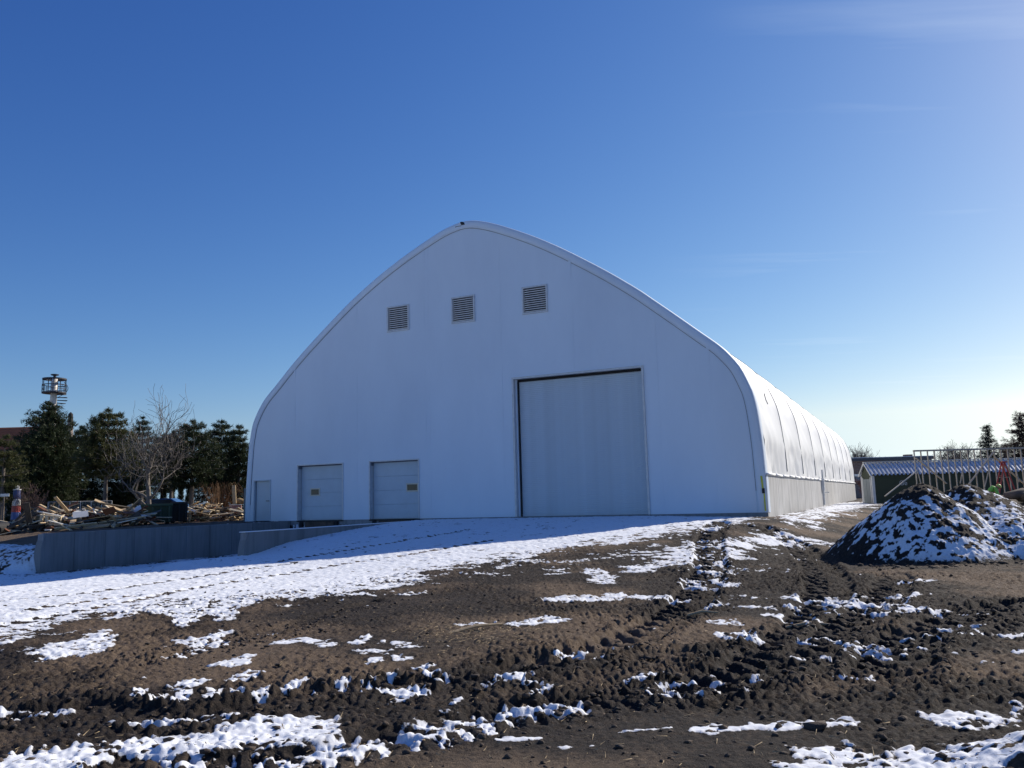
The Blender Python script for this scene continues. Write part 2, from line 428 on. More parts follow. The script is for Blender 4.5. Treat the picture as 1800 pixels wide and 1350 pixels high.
SNOW = [  # (waypoints, half width m, strength)
    ([(212, 1085), (200, 1108), (178, 1128), (165, 1142)], 0.26, 1.4), ([(325, 1068), (312, 1092), (288, 1118), (268, 1138)], 0.40, 1.5), ([(402, 1058), (396, 1088), (380, 1122)], 0.26, 1.4),
    ([(350, 1118), (430, 1112), (470, 1096)], 0.15, 0.8), ([(60, 1118), (130, 1112)], 0.2, 0.7),
    ([(20, 1348), (170, 1338), (300, 1316), (430, 1295), (525, 1283)], 0.46, 2.6), ([(420, 1318), (520, 1310)], 0.08, 0.9), ([(455, 1275), (520, 1262)], 0.07, 0.8),
    ([(190, 1268), (300, 1258), (405, 1250)], 0.09, 1.1), ([(0, 1252), (100, 1247)], 0.12, 0.8), ([(70, 1160), (100, 1155)], 0.12, 0.9),
    ([(1225, 1284), (1310, 1281), (1400, 1276), (1485, 1272)], 0.12, 1.3), ([(1255, 1292), (1290, 1278)], 0.10, 1.0), ([(880, 1302), (945, 1300)], 0.05, 1.2), ([(1065, 1290), (1180, 1280)], 0.05, 0.8),
    ([(680, 1218), (745, 1224)], 0.12, 1.2), ([(795, 1238), (820, 1222)], 0.10, 0.9), ([(935, 1222), (965, 1208)], 0.10, 1.1), ([(910, 1195), (935, 1205)], 0.10, 0.8), ([(565, 1287), (600, 1272)], 0.10, 0.9),
    ([(1060, 1148), (1105, 1142)], 0.13, 1.1), ([(990, 1148), (1060, 1136)], 0.10, 0.9), ([(1000, 1055), (1060, 1052)], 0.36, 0.9), ([(960, 1092), (975, 1090)], 0.22, 1.1), ([(1135, 1051), (1180, 1054)], 0.22, 1.2),
    ([(905, 1098), (935, 1096)], 0.15, 1.0), ([(805, 1098), (850, 1096)], 0.15, 1.0), ([(560, 1130), (580, 1135)], 0.17, 1.1), ([(625, 1130), (650, 1120)], 0.13, 1.0), ([(640, 1145), (660, 1146)], 0.16, 1.0), ([(690, 1128), (715, 1136)], 0.15, 1.0), ([(698, 1158), (712, 1156)], 0.16, 1.1), ([(735, 1176), (755, 1170)], 0.1, 1.0), ([(655, 1165), (662, 1160)], 0.1, 1.0),
    ([(503, 1130), (520, 1125)], 0.15, 1.0), ([(310, 1210), (345, 1198)], 0.11, 1.0), ([(380, 1168), (430, 1155)], 0.09, 0.9), ([(420, 1195), (445, 1185)], 0.12, 1.1), ([(410, 1168), (425, 1162)], 0.1, 0.9),
    ([(240, 1222), (248, 1214)], 0.08, 1.2), ([(275, 1228), (285, 1220)], 0.08, 1.2), ([(318, 1228), (326, 1218)], 0.08, 1.2), ([(368, 1225), (375, 1214)], 0.09, 1.2), ([(413, 1222), (418, 1212)], 0.08, 1.2), ([(460, 1222), (464, 1212)], 0.09, 1.2), ([(500, 1215), (530, 1200)], 0.09, 1.1), ([(545, 1215), (560, 1208)], 0.09, 1.1),
    ([(590, 1208), (606, 1200)], 0.10, 1.1), ([(640, 1208), (650, 1196)], 0.09, 1.1), ([(680, 1202), (690, 1190)], 0.09, 1.0), ([(760, 1185), (775, 1188)], 0.1, 1.0),
    ([(1210, 985), (1245, 975), (1260, 965)], 0.7, 1.0), ([(1120, 1000), (1180, 990), (1225, 980)], 0.5, 0.75), ([(1170, 965), (1240, 955)], 0.6, 0.6), ([(1300, 960), (1360, 950), (1400, 945)], 0.5, 0.35), ([(1235, 1020), (1260, 1030)], 0.3, 0.6), ([(1040, 1000), (1070, 1025)], 0.22, 1.0), ([(1080, 1045), (1110, 1050)], 0.2, 0.9),
    ([(1345, 1082), (1430, 1090)], 0.18, 1.0), ([(1255, 1095), (1290, 1098)], 0.12, 1.0), ([(1280, 1118), (1320, 1125)], 0.12, 0.9), ([(1430, 1122), (1455, 1126)], 0.12, 1.0), ([(1540, 1072), (1600, 1070)], 0.22, 0.9), ([(1650, 1076), (1740, 1078)], 0.15, 0.8), ([(1385, 1050), (1420, 1053)], 0.14, 0.7), ([(1600, 1020), (1620, 1022)], 0.2, 0.9),
    ([(1470, 1190), (1485, 1192)], 0.07, 1.2), ([(1492, 1190), (1505, 1190)], 0.07, 1.2), ([(1512, 1188), (1520, 1190)], 0.06, 1.2), ([(1538, 1187), (1548, 1188)], 0.06, 1.2), ([(1505, 1133), (1530, 1135)], 0.11, 1.1), ([(1330, 1190), (1345, 1186)], 0.09, 1.0), ([(1680, 1152), (1700, 1155)], 0.08, 0.9), ([(1700, 1170), (1760, 1165)], 0.1, 0.9), ([(1770, 1118), (1799, 1115)], 0.14, 0.9), ([(1785, 1148), (1799, 1146)], 0.1, 0.9),
    ([(1520, 1348), (1620, 1338), (1700, 1325), (1780, 1310)], 0.26, 0.7), ([(1700, 1275), (1760, 1262), (1799, 1252)], 0.24, 0.8),
    ([(1000, 1316), (1040, 1312)], 0.05, 0.5), ([(680, 1240), (720, 1228)], 0.08, 0.6), ([(1150, 1215), (1180, 1200)], 0.07, 0.8), ([(1100, 1195), (1150, 1190)], 0.1, 0.7), ([(860, 1195), (900, 1188)], 0.08, 0.6), ([(760, 1280), (900, 1255), (1000, 1240)], 0.16, 0.35), ([(500, 1320), (640, 1305)], 0.12, 0.3),
]
for wp, w_, st in SNOW:
    w_ = w_ * (1.15 if (len(wp) in (3, 4) and wp[0][1] < 1090 and wp[0][0] < 420) else 0.60); st = st * 0.85
    if np.mean([q[1] for q in wp]) > 1150 and len(wp) < 4: w_ *= 0.78; st *= 0.9
    ln = smooth_line(wp) if len(wp) > 2 else np.array([gpt(*p) for p in wp])
    D, S, Wd = polydist(ln, xx, yy, w_ * 3 + 0.6); m = np.isfinite(D)
    B[m] = np.maximum(B[m], np.clip(st * (1.10 - 0.80 * D[m] / w_), -1.4, st))
for p in [(1350, 955), (1260, 1000), (1100, 985), (960, 985), (830, 1005), (560, 1050), (1480, 1060)]:     # thin scattered cover
    c_ = gpt(*p); q = np.hypot(xx - c_[0], yy - c_[1]); B = np.maximum(B, lerp(-1.4, -0.42, sstep(3.2, 0.5, q)))
for wp, w_, st in [([(245, 1150), (252, 1118), (262, 1088)], 0.42, 1.9), ([(350, 1118), (362, 1098), (372, 1082)], 0.24, 1.8), ([(440, 1118), (432, 1090), (440, 1070)], 0.34, 1.7), ([(110, 1120), (140, 1100)], 0.4, 0.8), ([(700, 1000), (760, 1008)], 0.3, 0.8)]:
    ln = smooth_line(wp) if len(wp) > 2 else np.array([gpt(*p) for p in wp]); D, S, Wd = polydist(ln, xx, yy, w_ * 2.2); m = np.isfinite(D)
    B[m] -= st * sstep(w_ * 1.5, w_ * 0.5, D[m] + 0.12 * nbig[m])
bank = sstep(10.5, 11.8, -to_sd(xx, yy)[1]) * (to_sd(xx, yy)[0] < 2.9) * sstep(40, 20, -to_sd(xx, yy)[0])
B = np.maximum(B, 0.55 * bank - 1.4 * (bank < 0.01)) * 1.0 - 0.35 * bank * sstep(15.5, 14, -to_sd(xx, yy)[1])
# trodden and wheel-worn lines show soil in the snow
edge = sstep(2.0, 0.0, B)
nstreak = fbm(xx * 0.45 + yy * 0.1, yy * 1.0, 0.5, 3, 131)
churn = np.minimum(churn, 1.25)
V = B + 0.62 * nbig * sstep(1.6, 0.4, B) + 0.55 * nmid + 0.55 * nstreak + 0.62 * nfine + 0.40 * ngrit + 0.20 * ntiny * sstep(14, 7, near) - 8.5 * relief * (0.4 + churn * 0.5) - np.where(B > 0.2, 1.0, 0.0) * 4.6 * np.maximum(trackdirt + 0.45 * nfine - 0.05, 0) * (trackbias > 0.01) + (1.25 * hollow * sstep(-0.25, 0.35, nbig + 0.25) + 0.05 * trackbias) * (B < 0.2) - np.where(B > 0.3, 0.9 + 1.3 * sstep(1.5, 0.7, B), 0) * np.maximum(fbm(xx * 0.35 + yy * 0.12, yy, 0.11, 2, 171) - 0.20 + 0.35 * nbig, 0) * 2.5
dry = dry - 0.35 * sstep(-1.1, -0.3, V)
snow = sstep(-0.42, 0.42, V)
soilrel = relief * churn * (1 - 0.40 * trackbias) + trk
soft = sstep(-0.1, 0.8, V)
height = GH + soilrel * (1 - 0.50 * soft) + 0.007 * sstep(0.4, 0.7, snow) + 0.008 * soft * (nfine * 0.8 + 0.6 * nmid) + 0.006 * soft * fbm(xx * 0.5 + yy * 0.25, yy, 0.16, 2, 151) * sstep(45, 20, near)
flat = sstep(62, 66, near)
height = lerp(height, GH, flat); snow = np.where(near > 66, (fbm(xx, yy, 18, 2, 5) > -0.05) * 0.9, snow)
s_, d__ = to_sd(xx, yy)
snow = np.where((d__ > -6) & (s_ < 2.2), 0.0 + 0.9 * (V > 1.35) * (s_ < -60), snow)
snow = np.clip(snow, 0, 1); dry = np.clip(dry, 0, 1)

# ---- soil and snow share one procedural surface, mixed by what lies where
m_land, nt, N, Lk, bs = new_mat("soil_and_snow")
def attr(nm):
    a = N.new("ShaderNodeAttribute"); a.attribute_name = nm; return a.outputs['Fac']
def nmath(op, a, b=None, c=None):
    n = N.new("ShaderNodeMath"); n.operation = op
    for k, v in enumerate((a, b, c)):
        if v is None: continue
        if hasattr(v, 'links'): Lk.new(v, n.inputs[k])
        else: n.inputs[k].default_value = v
    return n.outputs[0]
def nnoise(scale, detail=4, rough=0.6):
    n = N.new("ShaderNodeTexNoise"); n.inputs['Scale'].default_value = scale; n.inputs['Detail'].default_value = detail; n.inputs['Roughness'].default_value = rough
    Lk.new(gt.outputs['Object'], n.inputs['Vector']); return n.outputs[0]
def cmixn(f, a, b):
    n = N.new("ShaderNodeMix"); n.data_type = 'RGBA'
    Lk.new(f, n.inputs[0])
    for k, v in ((6, a), (7, b)):
        if hasattr(v, 'links'): Lk.new(v, n.inputs[k])
        else: n.inputs[k].default_value = (*v, 1)
    return n.outputs[2]
gt = N.new("ShaderNodeTexCoord")
a_snow, a_dry = attr('snow'), attr('dry')
n1, n2, n3 = nnoise(24, 7, 0.75), nnoise(6, 5), nnoise(90, 3, 0.7)
dfac = nmath('ADD', a_dry, nmath('MULTIPLY', nmath('SUBTRACT', n1, 0.5), 2.0)); dfac = nmath('ADD', dfac, nmath('MULTIPLY', nmath('SUBTRACT', n2, 0.5), 0.7))
dcl = N.new("ShaderNodeClamp"); Lk.new(dfac, dcl.inputs[0])
soil = cmixn(dcl.outputs[0], (0.024, 0.0190, 0.0165), (0.158, 0.114, 0.078))
grit = N.new("ShaderNodeMapRange"); grit.inputs[1].default_value = 0.66; grit.inputs[2].default_value = 0.74; Lk.new(n3, grit.inputs[0])
soil = cmixn(nmath('MULTIPLY', grit.outputs[0], 0.5), soil, (0.30, 0.23, 0.16))
n4 = nnoise(9, 6, 0.72)
sfac = nmath('ADD', a_snow, nmath('MULTIPLY', nmath('SUBTRACT', n1, 0.5), 1.25)); sfac = nmath('ADD', sfac, nmath('MULTIPLY', nmath('SUBTRACT', n4, 0.5), 0.75))
sm = N.new("ShaderNodeMapRange"); sm.inputs[1].default_value = 0.44; sm.inputs[2].default_value = 0.58; Lk.new(sfac, sm.inputs[0])
thin = N.new("ShaderNodeMapRange"); thin.inputs[1].default_value = 0.45; thin.inputs[2].default_value = 1.15; Lk.new(sfac, thin.inputs[0])
snowc = cmixn(thin.outputs[0], (0.55, 0.55, 0.56), cmixn(n2, (0.80, 0.84, 0.89), (0.86, 0.89, 0.93)))
Lk.new(cmixn(sm.outputs[0], soil, snowc), bs.inputs['Base Color'])
bs.inputs['Roughness'].default_value = 0.9; bs.inputs['Specular IOR Level'].default_value = 0.25
hh = nmath('ADD', nmath('MULTIPLY', n1, 0.6), nmath('MULTIPLY', n3, 0.4))
bp = N.new("ShaderNodeBump"); bp.inputs['Distance'].default_value = 0.06
Lk.new(nmath('SUBTRACT', 0.95, nmath('MULTIPLY', sm.outputs[0], 0.75)), bp.inputs['Strength'])
Lk.new(hh, bp.inputs['Height']); Lk.new(bp.outputs[0], bs.inputs['Normal'])

VG = np.stack([GX, GY, height], 1)
ii, jj = np.meshgrid(np.arange(nr - 1), np.arange(na), indexing='ij')
j2 = (jj + 1) % na
FQ = np.stack([(ii * na + jj).ravel(), (ii * na + j2).ravel(), ((ii + 1) * na + j2).ravel(), ((ii + 1) * na + jj).ravel()], 1)[:, ::-1]
fs = snow[FQ].mean(1)
def land_piece(name, faces, V_, attrs, m):
    used = np.zeros(len(V_), bool); used[faces.ravel()] = True
    mapi = np.cumsum(used) - 1
    me = np_mesh(name, V_[used], mapi[faces])
    for k, v in attrs.items():
        a = me.attributes.new(k, 'FLOAT', 'POINT'); a.data.foreach_set('value', np.ascontiguousarray(v[used], dtype=np.float32))
    me.materials.append(m)
    return me
isS = (fs > 0.5)
ground = put("ground", land_piece("ground", FQ[~isS], VG, {'snow': snow, 'dry': dry}, m_land), kind='structure')
snowcov = put("snow_cover", land_piece("snow_cover", FQ[isS], VG, {'snow': snow, 'dry': dry}, m_land), kind='stuff')
tag(snowcov, "thin white snow lying in a broad sheet and ragged patches on the bare soil")
# exact height of the finished ground near a point
def surf(x, y):
    r = math.hypot(x, y); a = math.atan2(x, y)
    i = int(np.clip(np.searchsorted(rr, r), 1, nr - 1)); j = int(np.clip(np.searchsorted(ang, a), 1, na - 1))
    return float(height[i * na + j])

# ------------------------------------------------------------------ materials of built things
m_fab = mat("white_fabric", (0.78, 0.785, 0.78), 0.5, 0.03, 0.6, 0.22, 2.2, c2=(0.71, 0.72, 0.72))
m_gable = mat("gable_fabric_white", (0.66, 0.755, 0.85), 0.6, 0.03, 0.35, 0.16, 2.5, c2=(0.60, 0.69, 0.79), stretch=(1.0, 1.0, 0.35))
nt = m_gable.node_tree; N, Lk = nt.nodes, nt.links; b = N['Principled BSDF']; src = b.inputs['Base Color'].links[0].from_socket
t_ = N.new("ShaderNodeTexCoord"); mpn = N.new("ShaderNodeMapping"); mpn.inputs['Scale'].default_value = (1.6, 1, 3.0); Lk.new(t_.outputs['Object'], mpn.inputs[0])
sn1 = N.new("ShaderNodeTexNoise"); sn1.inputs['Scale'].default_value = 2.6; sn1.inputs['Detail'].default_value = 7; sn1.inputs['Roughness'].default_value = 0.7; Lk.new(mpn.outputs[0], sn1.inputs['Vector'])
sn2 = N.new("ShaderNodeTexNoise"); sn2.inputs['Scale'].default_value = 0.22; sn2.inputs['Detail'].default_value = 2; Lk.new(t_.outputs['Object'], sn2.inputs['Vector'])
mr1 = N.new("ShaderNodeMapRange"); mr1.inputs[1].default_value = 0.66; mr1.inputs[2].default_value = 0.74; Lk.new(sn1.outputs[0], mr1.inputs[0])
mr2 = N.new("ShaderNodeMapRange"); mr2.inputs[1].default_value = 0.45; mr2.inputs[2].default_value = 0.6; mr2.inputs[4].default_value = 0.30; Lk.new(sn2.outputs[0], mr2.inputs[0])
mm = N.new("ShaderNodeMath"); mm.operation = 'MULTIPLY'; Lk.new(mr1.outputs[0], mm.inputs[0]); Lk.new(mr2.outputs[0], mm.inputs[1])
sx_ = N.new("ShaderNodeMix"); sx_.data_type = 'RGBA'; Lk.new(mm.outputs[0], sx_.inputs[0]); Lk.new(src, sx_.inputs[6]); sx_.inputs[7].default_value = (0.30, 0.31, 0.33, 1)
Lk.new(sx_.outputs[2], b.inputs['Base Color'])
m_seam = mat("seam_tape", (0.70, 0.76, 0.83), 0.6, 0.03, 1.0)
m_keder = mat("keder_grey", (0.22, 0.23, 0.25), 0.6, 0.1)
m_darkline = mat("dark_thread", (0.16, 0.18, 0.22), 0.8, 0.1)
m_door = mat("door_paint", (0.47, 0.56, 0.64), 0.5, 0.04, 1.5, 0.05, 8)
m_roll = mat("roller_slats", (0.50, 0.58, 0.65), 0.45, 0.05, 2.0)
m_galv = mat("galvanised_steel", (0.58, 0.60, 0.62), 0.42, 0.08, 6.0, metal=0.1)
m_black = mat("black_rubber", (0.018, 0.018, 0.02), 0.8, 0.2)
m_dark = mat("dark_interior", (0.020, 0.024, 0.032), 0.9, 0.2)
m_cream = mat("cream_trim", (0.62, 0.58, 0.48), 0.6, 0.05)
m_glass, nt, N, Lk, b = new_mat("dusty_glass"); b.inputs['Base Color'].default_value = (0.03, 0.028, 0.025, 1); b.inputs['Roughness'].default_value = 0.12
tg = N.new("ShaderNodeTexNoise"); tg.inputs['Scale'].default_value = 7; mr = N.new("ShaderNodeMapRange"); mr.inputs[3].default_value = 0.05; mr.inputs[4].default_value = 0.3
Lk.new(tg.outputs[0], mr.inputs[0]); Lk.new(mr.outputs[0], b.inputs['Roughness'])
m_wood = mat("raw_wood", (0.52, 0.38, 0.22), 0.75, 0.2, 5, 0.3, 30, stretch=(0.4, 6, 6))
m_wood2 = mat("pale_wood", (0.62, 0.52, 0.36), 0.75, 0.15, 5, 0.3, 30, stretch=(0.4, 6, 6))
m_oldwood = mat("weathered_wood", (0.10, 0.085, 0.07), 0.85, 0.3, 5, 0.3, 30, stretch=(0.4, 6, 6))
m_redwood = mat("stained_wood", (0.22, 0.085, 0.04), 0.75, 0.2, 5, 0.3, 30, stretch=(0.4, 6, 6))
m_white = mat("white_board", (0.72, 0.71, 0.68), 0.6, 0.06, 3)
m_greenbin = mat("dark_green_steel", (0.018, 0.05, 0.03), 0.5, 0.15, 2)
m_blackbin = mat("black_steel", (0.02, 0.022, 0.028), 0.8, 0.2, 2)
m_redpaint = mat("red_paint", (0.45, 0.06, 0.05), 0.5, 0.1)
m_bark = mat("bark_grey", (0.16, 0.135, 0.115), 0.9, 0.25, 4, 0.5, 12, stretch=(4, 4, 0.6))
m_barkpale = mat("bark_pale", (0.20, 0.175, 0.15), 0.9, 0.25, 4, 0.5, 12, stretch=(4, 4, 0.6))

def concrete(name, c, streak=0.5, snowy=False):
    m, nt, N, L, b = new_mat(name)
    b.inputs['Roughness'].default_value = 0.85
    t = N.new("ShaderNodeTexCoord")
    mp1 = N.new("ShaderNodeMapping"); mp1.inputs['Scale'].default_value = (3.0, 3.0, 0.22); L.new(t.outputs['Object'], mp1.inputs[0])
    a = N.new("ShaderNodeTexNoise"); a.inputs['Scale'].default_value = 1.6; a.inputs['Detail'].default_value = 7; a.inputs['Roughness'].default_value = 0.65; L.new(mp1.outputs[0], a.inputs['Vector'])
    c0 = N.new("ShaderNodeTexNoise"); c0.inputs['Scale'].default_value = 1.1; c0.inputs['Detail'].default_value = 8; L.new(t.outputs['Object'], c0.inputs['Vector'])
    mx = N.new("ShaderNodeMix"); mx.data_type = 'RGBA'; mx.inputs[6].default_value = (*[v * 1.1 for v in c], 1); mx.inputs[7].default_value = (*[v * (1 - streak) for v in c], 1)
    r = N.new("ShaderNodeMapRange"); r.inputs[1].default_value = 0.46; r.inputs[2].default_value = 0.75; L.new(a.outputs[0], r.inputs[0]); L.new(r.outputs[0], mx.inputs[0])
    mx2 = N.new("ShaderNodeMix"); mx2.data_type = 'RGBA'; mx2.blend_type = 'MULTIPLY'; mx2.inputs[0].default_value = 0.6
    r2 = N.new("ShaderNodeMapRange"); r2.inputs[1].default_value = 0.3; r2.inputs[2].default_value = 0.7; r2.inputs[3].default_value = 0.72; r2.inputs[4].default_value = 1.0; L.new(c0.outputs[0], r2.inputs[0])
    L.new(mx.outputs[2], mx2.inputs[6]); L.new(r2.outputs[0], mx2.inputs[7]); L.new(mx2.outputs[2], b.inputs['Base Color'])
    n = N.new("ShaderNodeTexNoise"); n.inputs['Scale'].default_value = 30; L.new(t.outputs['Object'], n.inputs['Vector'])
    bp = N.new("ShaderNodeBump"); bp.inputs['Strength'].default_value = 0.25; bp.inputs['Distance'].default_value = 0.01; L.new(n.outputs[0], bp.inputs['Height']); L.new(bp.outputs[0], b.inputs['Normal'])
    return m
m_conc = concrete("side_concrete", (0.43, 0.43, 0.425), 0.45)
m_dock = concrete("dock_concrete", (0.20, 0.21, 0.215), 0.30)
m_found = concrete("foundation_concrete", (0.24, 0.25, 0.26), 0.3)

# ------------------------------------------------------------------ the fabric hall
hall = thing("storage_building", "huge white fabric hall with a pointed arch gable on a concrete base", "building", (LX, LY, 0), -YAW)
OUT = [(-0.02, 0), (0.0, 1.0), (0.03, 1.8), (0.08, 2.56), (0.16, 3.6), (0.24, 4.07), (0.35, 4.6), (0.56, 5.07), (0.85, 5.53), (1.19, 5.95), (1.80, 6.5), (2.83, 7.46), (3.96, 8.40), (5.72, 9.75), (6.80, 10.49), (7.86, 11.13), (8.89, 11.68), (9.91, 12.16), (10.91, 12.59), (11.49, 12.78), (12.07, 12.90), (12.50, 12.91), (12.92, 12.84), (13.61, 12.62),
       (14.51, 12.23), (15.60, 11.69), (16.66, 11.09), (17.70, 10.43), (18.86, 9.65), (20.0, 8.81), (20.52, 8.38), (21.45, 7.60), (22.36, 6.82), (23.08, 6.20), (23.50, 5.72), (23.79, 5.30), (24.05, 4.67), (24.16, 4.34), (24.25, 3.84), (24.31, 3.26), (24.37, 2.45), (24.40, 1.6), (24.42, 0.8), (24.42, 0.0)]
def resample(P, n):
    P = np.array(P, float)
    Q = np.vstack([2 * P[0] - P[1], P, 2 * P[-1] - P[-2]]); o = []
    for i in range(1, len(Q) - 2):
        for t in np.linspace(0, 1, 12, endpoint=False):
            o.append(0.5 * ((2 * Q[i]) + (-Q[i - 1] + Q[i + 1]) * t + (2 * Q[i - 1] - 5 * Q[i] + 4 * Q[i + 1] - Q[i + 2]) * t ** 2 + (-Q[i - 1] + 3 * Q[i] - 3 * Q[i + 1] + Q[i + 2]) * t ** 3))
    o.append(P[-1]); o = np.array(o)
    for _ in range(3): o[1:-1] = (o[:-2] + 2 * o[1:-1] + o[2:]) / 4
    L_ = np.concatenate([[0], np.cumsum(np.hypot(*np.diff(o, axis=0).T))])
    u = np.linspace(0, L_[-1], n)
    return np.stack([np.interp(u, L_, o[:, 0]), np.interp(u, L_, o[:, 1])], 1)
PRO = resample(OUT, 150)
tn = np.gradient(PRO, axis=0); tn /= np.linalg.norm(tn, axis=1)[:, None]
NOR = np.stack([-tn[:, 1], tn[:, 0]], 1)                      # outward
for _ in range(4): NOR[1:-1] = (NOR[:-2] + NOR[1:-1] * 2 + NOR[2:]) / 4
NOR /= np.linalg.norm(NOR, axis=1)[:, None]
INN = PRO - 0.38 * NOR
BAY = 6.01; NBAY = 9

# roof skin: one sheet per bay, drawn tight over the arches
keep = np.nonzero(PRO[:, 1] > 1.36)[0]; i0, i1 = keep[0], keep[-1]
for k in range(NBAY):
    d0 = 0.45 if k == 0 else k * BAY + 0.02; d1 = (k + 1) * BAY - 0.02
    nd = 22; V = []; F = []
    P = PRO[i0:i1 + 1].copy(); Nn = NOR[i0:i1 + 1]; P[0, 1] = P[-1, 1] = 1.37
    for a in range(nd + 1):
        t = a / nd; d = lerp(d0, d1, t)
        env = math.sin(math.pi * t) ** 0.8
        for q in range(len(P)):
            z = P[q, 1]
            off = -0.16 * env * sstep(2.6, 4.2, z)
            low = sstep(3.1, 2.3, z)
            cs, ct = P[q, 0] * 0 + d, z
            off += -0.07 * env * low + low * env * (0.085 * (-1.1 + float(ridged(np.array([ct * 0.9 + cs * 0.75 + k * 3.1]), np.array([cs * 0.35 - ct * 0.4]), 0.8, 2, 9)[0])))
            off += 0.035 * math.exp(-((z - 2.62 + 0.1 * math.sin(d * 1.3)) / 0.14) ** 2)
            off += 0.028 * env * sstep(5.5, 3.0, z) * float(perlin(np.array([d * 0.8 + z * 0.55]), np.array([z * 0.25 + k]), 4)[0])
            V.append((P[q, 0] + Nn[q, 0] * off, d, z + Nn[q, 1] * off * 0.6))
    n = len(P)
    for a in range(nd):
        for q in range(n - 1): F.append((a * n + q, (a + 1) * n + q, (a + 1) * n + q + 1, a * n + q + 1))
    MB().add(V, F).build("roof_panel", m_fab, hall, smooth=True)
for k in range(1, NBAY + 1):                                   # rail that clamps two sheets together over each arch
    d = k * BAY - 0.0; V = []; F = []
    P = PRO[i0:i1 + 1]; Nn = NOR[i0:i1 + 1]; n = len(P)
    for q in range(n):
        for (dd, of) in ((-0.055, -0.03), (-0.045, 0.014 + 0.012 * float(sstep(3.2, 2.4, P[q, 1]))), (0.045, 0.014 + 0.012 * float(sstep(3.2, 2.4, P[q, 1]))), (0.055, -0.03)):
            V.append((P[q, 0] + Nn[q, 0] * of, d + dd, P[q, 1] + Nn[q, 1] * of))
    for q in range(n - 1):
        for c in range(3): F.append((q * 4 + c, q * 4 + c + 1, q * 4 + 5 + c, q * 4 + 4 + c))
    MB().add(V, F).build("keder_rail", m_keder, hall)
# edge band wrapping the front arch
V = []; F = []; sect = [(0.50, 0.004), (0.20, 0.004), (0.09, -0.012), (0.03, -0.05), (0.0, -0.11), (-0.004, -0.24), (0.0, -0.38), (0.05, -0.39)]
n = len(PRO)
for q in range(n):
    for (d, of) in sect: V.append((PRO[q, 0] + NOR[q, 0] * of, d, PRO[q, 1] + NOR[q, 1] * of))
ns = len(sect)
for q in range(n - 1):
    for c in range(ns - 1): F.append((q * ns + c, q * ns + c + 1, (q + 1) * ns + c + 1, (q + 1) * ns + c))
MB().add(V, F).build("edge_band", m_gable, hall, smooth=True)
mb = MB(); mb.tube([(p[0], 0.002, p[1]) for p in (PRO - 0.385 * NOR)[3:-3]], 0.009, 5); mb.build("lacing_seam", m_darkline, hall)

# gable sheet with its openings
OPEN = {'man': (0.567, 1.623, 0, 1.957), 'a': (3.20, 5.833, 0, 2.578), 'b': (7.258, 9.872, 0, 2.578), 'big': (14.449, 20.088, 0, 5.725),
        'l1': (8.27, 9.44, 8.34, 9.51), 'l2': (11.62, 12.77, 8.34, 9.51), 'l3': (15.02, 16.17, 8.34, 9.51)}
sb = set(np.round(np.concatenate([np.arange(0.36, 1.2, 0.05), np.arange(1.2, 23.2, 0.3), np.arange(23.2, 24.06, 0.05)]), 3).tolist())
for o in OPEN.values(): sb |= {o[0], o[1]}
sb = sorted(sb); sb = [s for i, s in enumerate(sb) if i == 0 or s - sb[i - 1] > 0.012 or any(abs(s - e) < 1e-6 for o in OPEN.values() for e in o[:2])]
def top_at(s): return float(np.interp(s, INN[:, 0], INN[:, 1]))
zlv = sorted(set([0, 1.957, 2.578, 5.725, 8.34, 9.51] + list(np.round(np.arange(0.3, 13, 0.3), 3))))
V = []; F = []; vid = {}
def gv(s, z):
    key = (round(s, 4), round(z, 4))
    if key not in vid:
        dist = min(max(max(o[0] - s, s - o[1], 0), max(o[2] - z, z - o[3], 0)) for o in OPEN.values())
        e = sstep(0.0, 0.8, dist) * sstep(0.0, 0.8, top_at(s) - z)
        w = 0.030 * e * float(perlin(np.array([s * 0.55]), np.array([z * 0.13]), 77)[0]) + 0.012 * e * float(perlin(np.array([s * 1.7]), np.array([z * 0.7]), 78)[0])
        vid[key] = len(V); V.append((s, 0.018 + w, z))
    return vid[key]
for s0, s1 in zip(sb[:-1], sb[1:]):
    c = (s0 + s1) / 2; t0, t1 = top_at(s0), top_at(s1)
    lv = [z for z in zlv if z < min(t0, t1) - 0.05]
    for za, zb in zip(lv[:-1], lv[1:]):
        zc_ = (za + zb) / 2
        if any(o[0] < c < o[1] and o[2] < zc_ < o[3] for o in OPEN.values()): continue
        F.append((gv(s0, za), gv(s1, za), gv(s1, zb), gv(s0, zb)))
    za = lv[-1] if lv else 0
    F.append((gv(s0, za), gv(s1, za), gv(s1, max(t1, za + .001)), gv(s0, max(t0, za + .001))))
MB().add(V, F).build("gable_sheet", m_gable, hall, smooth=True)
for s_x, z0, w in ((6.55, 0.02, .05), (10.2, 0.02, .06), (10.42, 0.02, 0.04), (13.95, 0.02, .05), (17.2, 5.85, .05), (20.6, 0.02, .05), (3.0, 2.7, .05), (22.6, 0.02, .05)):
    t = top_at(s_x) - 0.02
    cuts = [o for o in OPEN.values() if o[0] - w < s_x < o[1] + w]
    mb = MB(); zz = np.arange(z0, t, 0.25)
    for za in zz:
        if any(o[2] - .02 < za + .12 < o[3] + .02 for o in cuts): continue
        q = 0.018 + 0.030 * float(perlin(np.array([s_x * 0.55]), np.array([za * 0.13]), 77)[0])
        mb.box(s_x - w, s_x + w, q - 0.006, q + 0.03, za, za + 0.25)
    mb.build("fabric_seam", m_gable, hall)

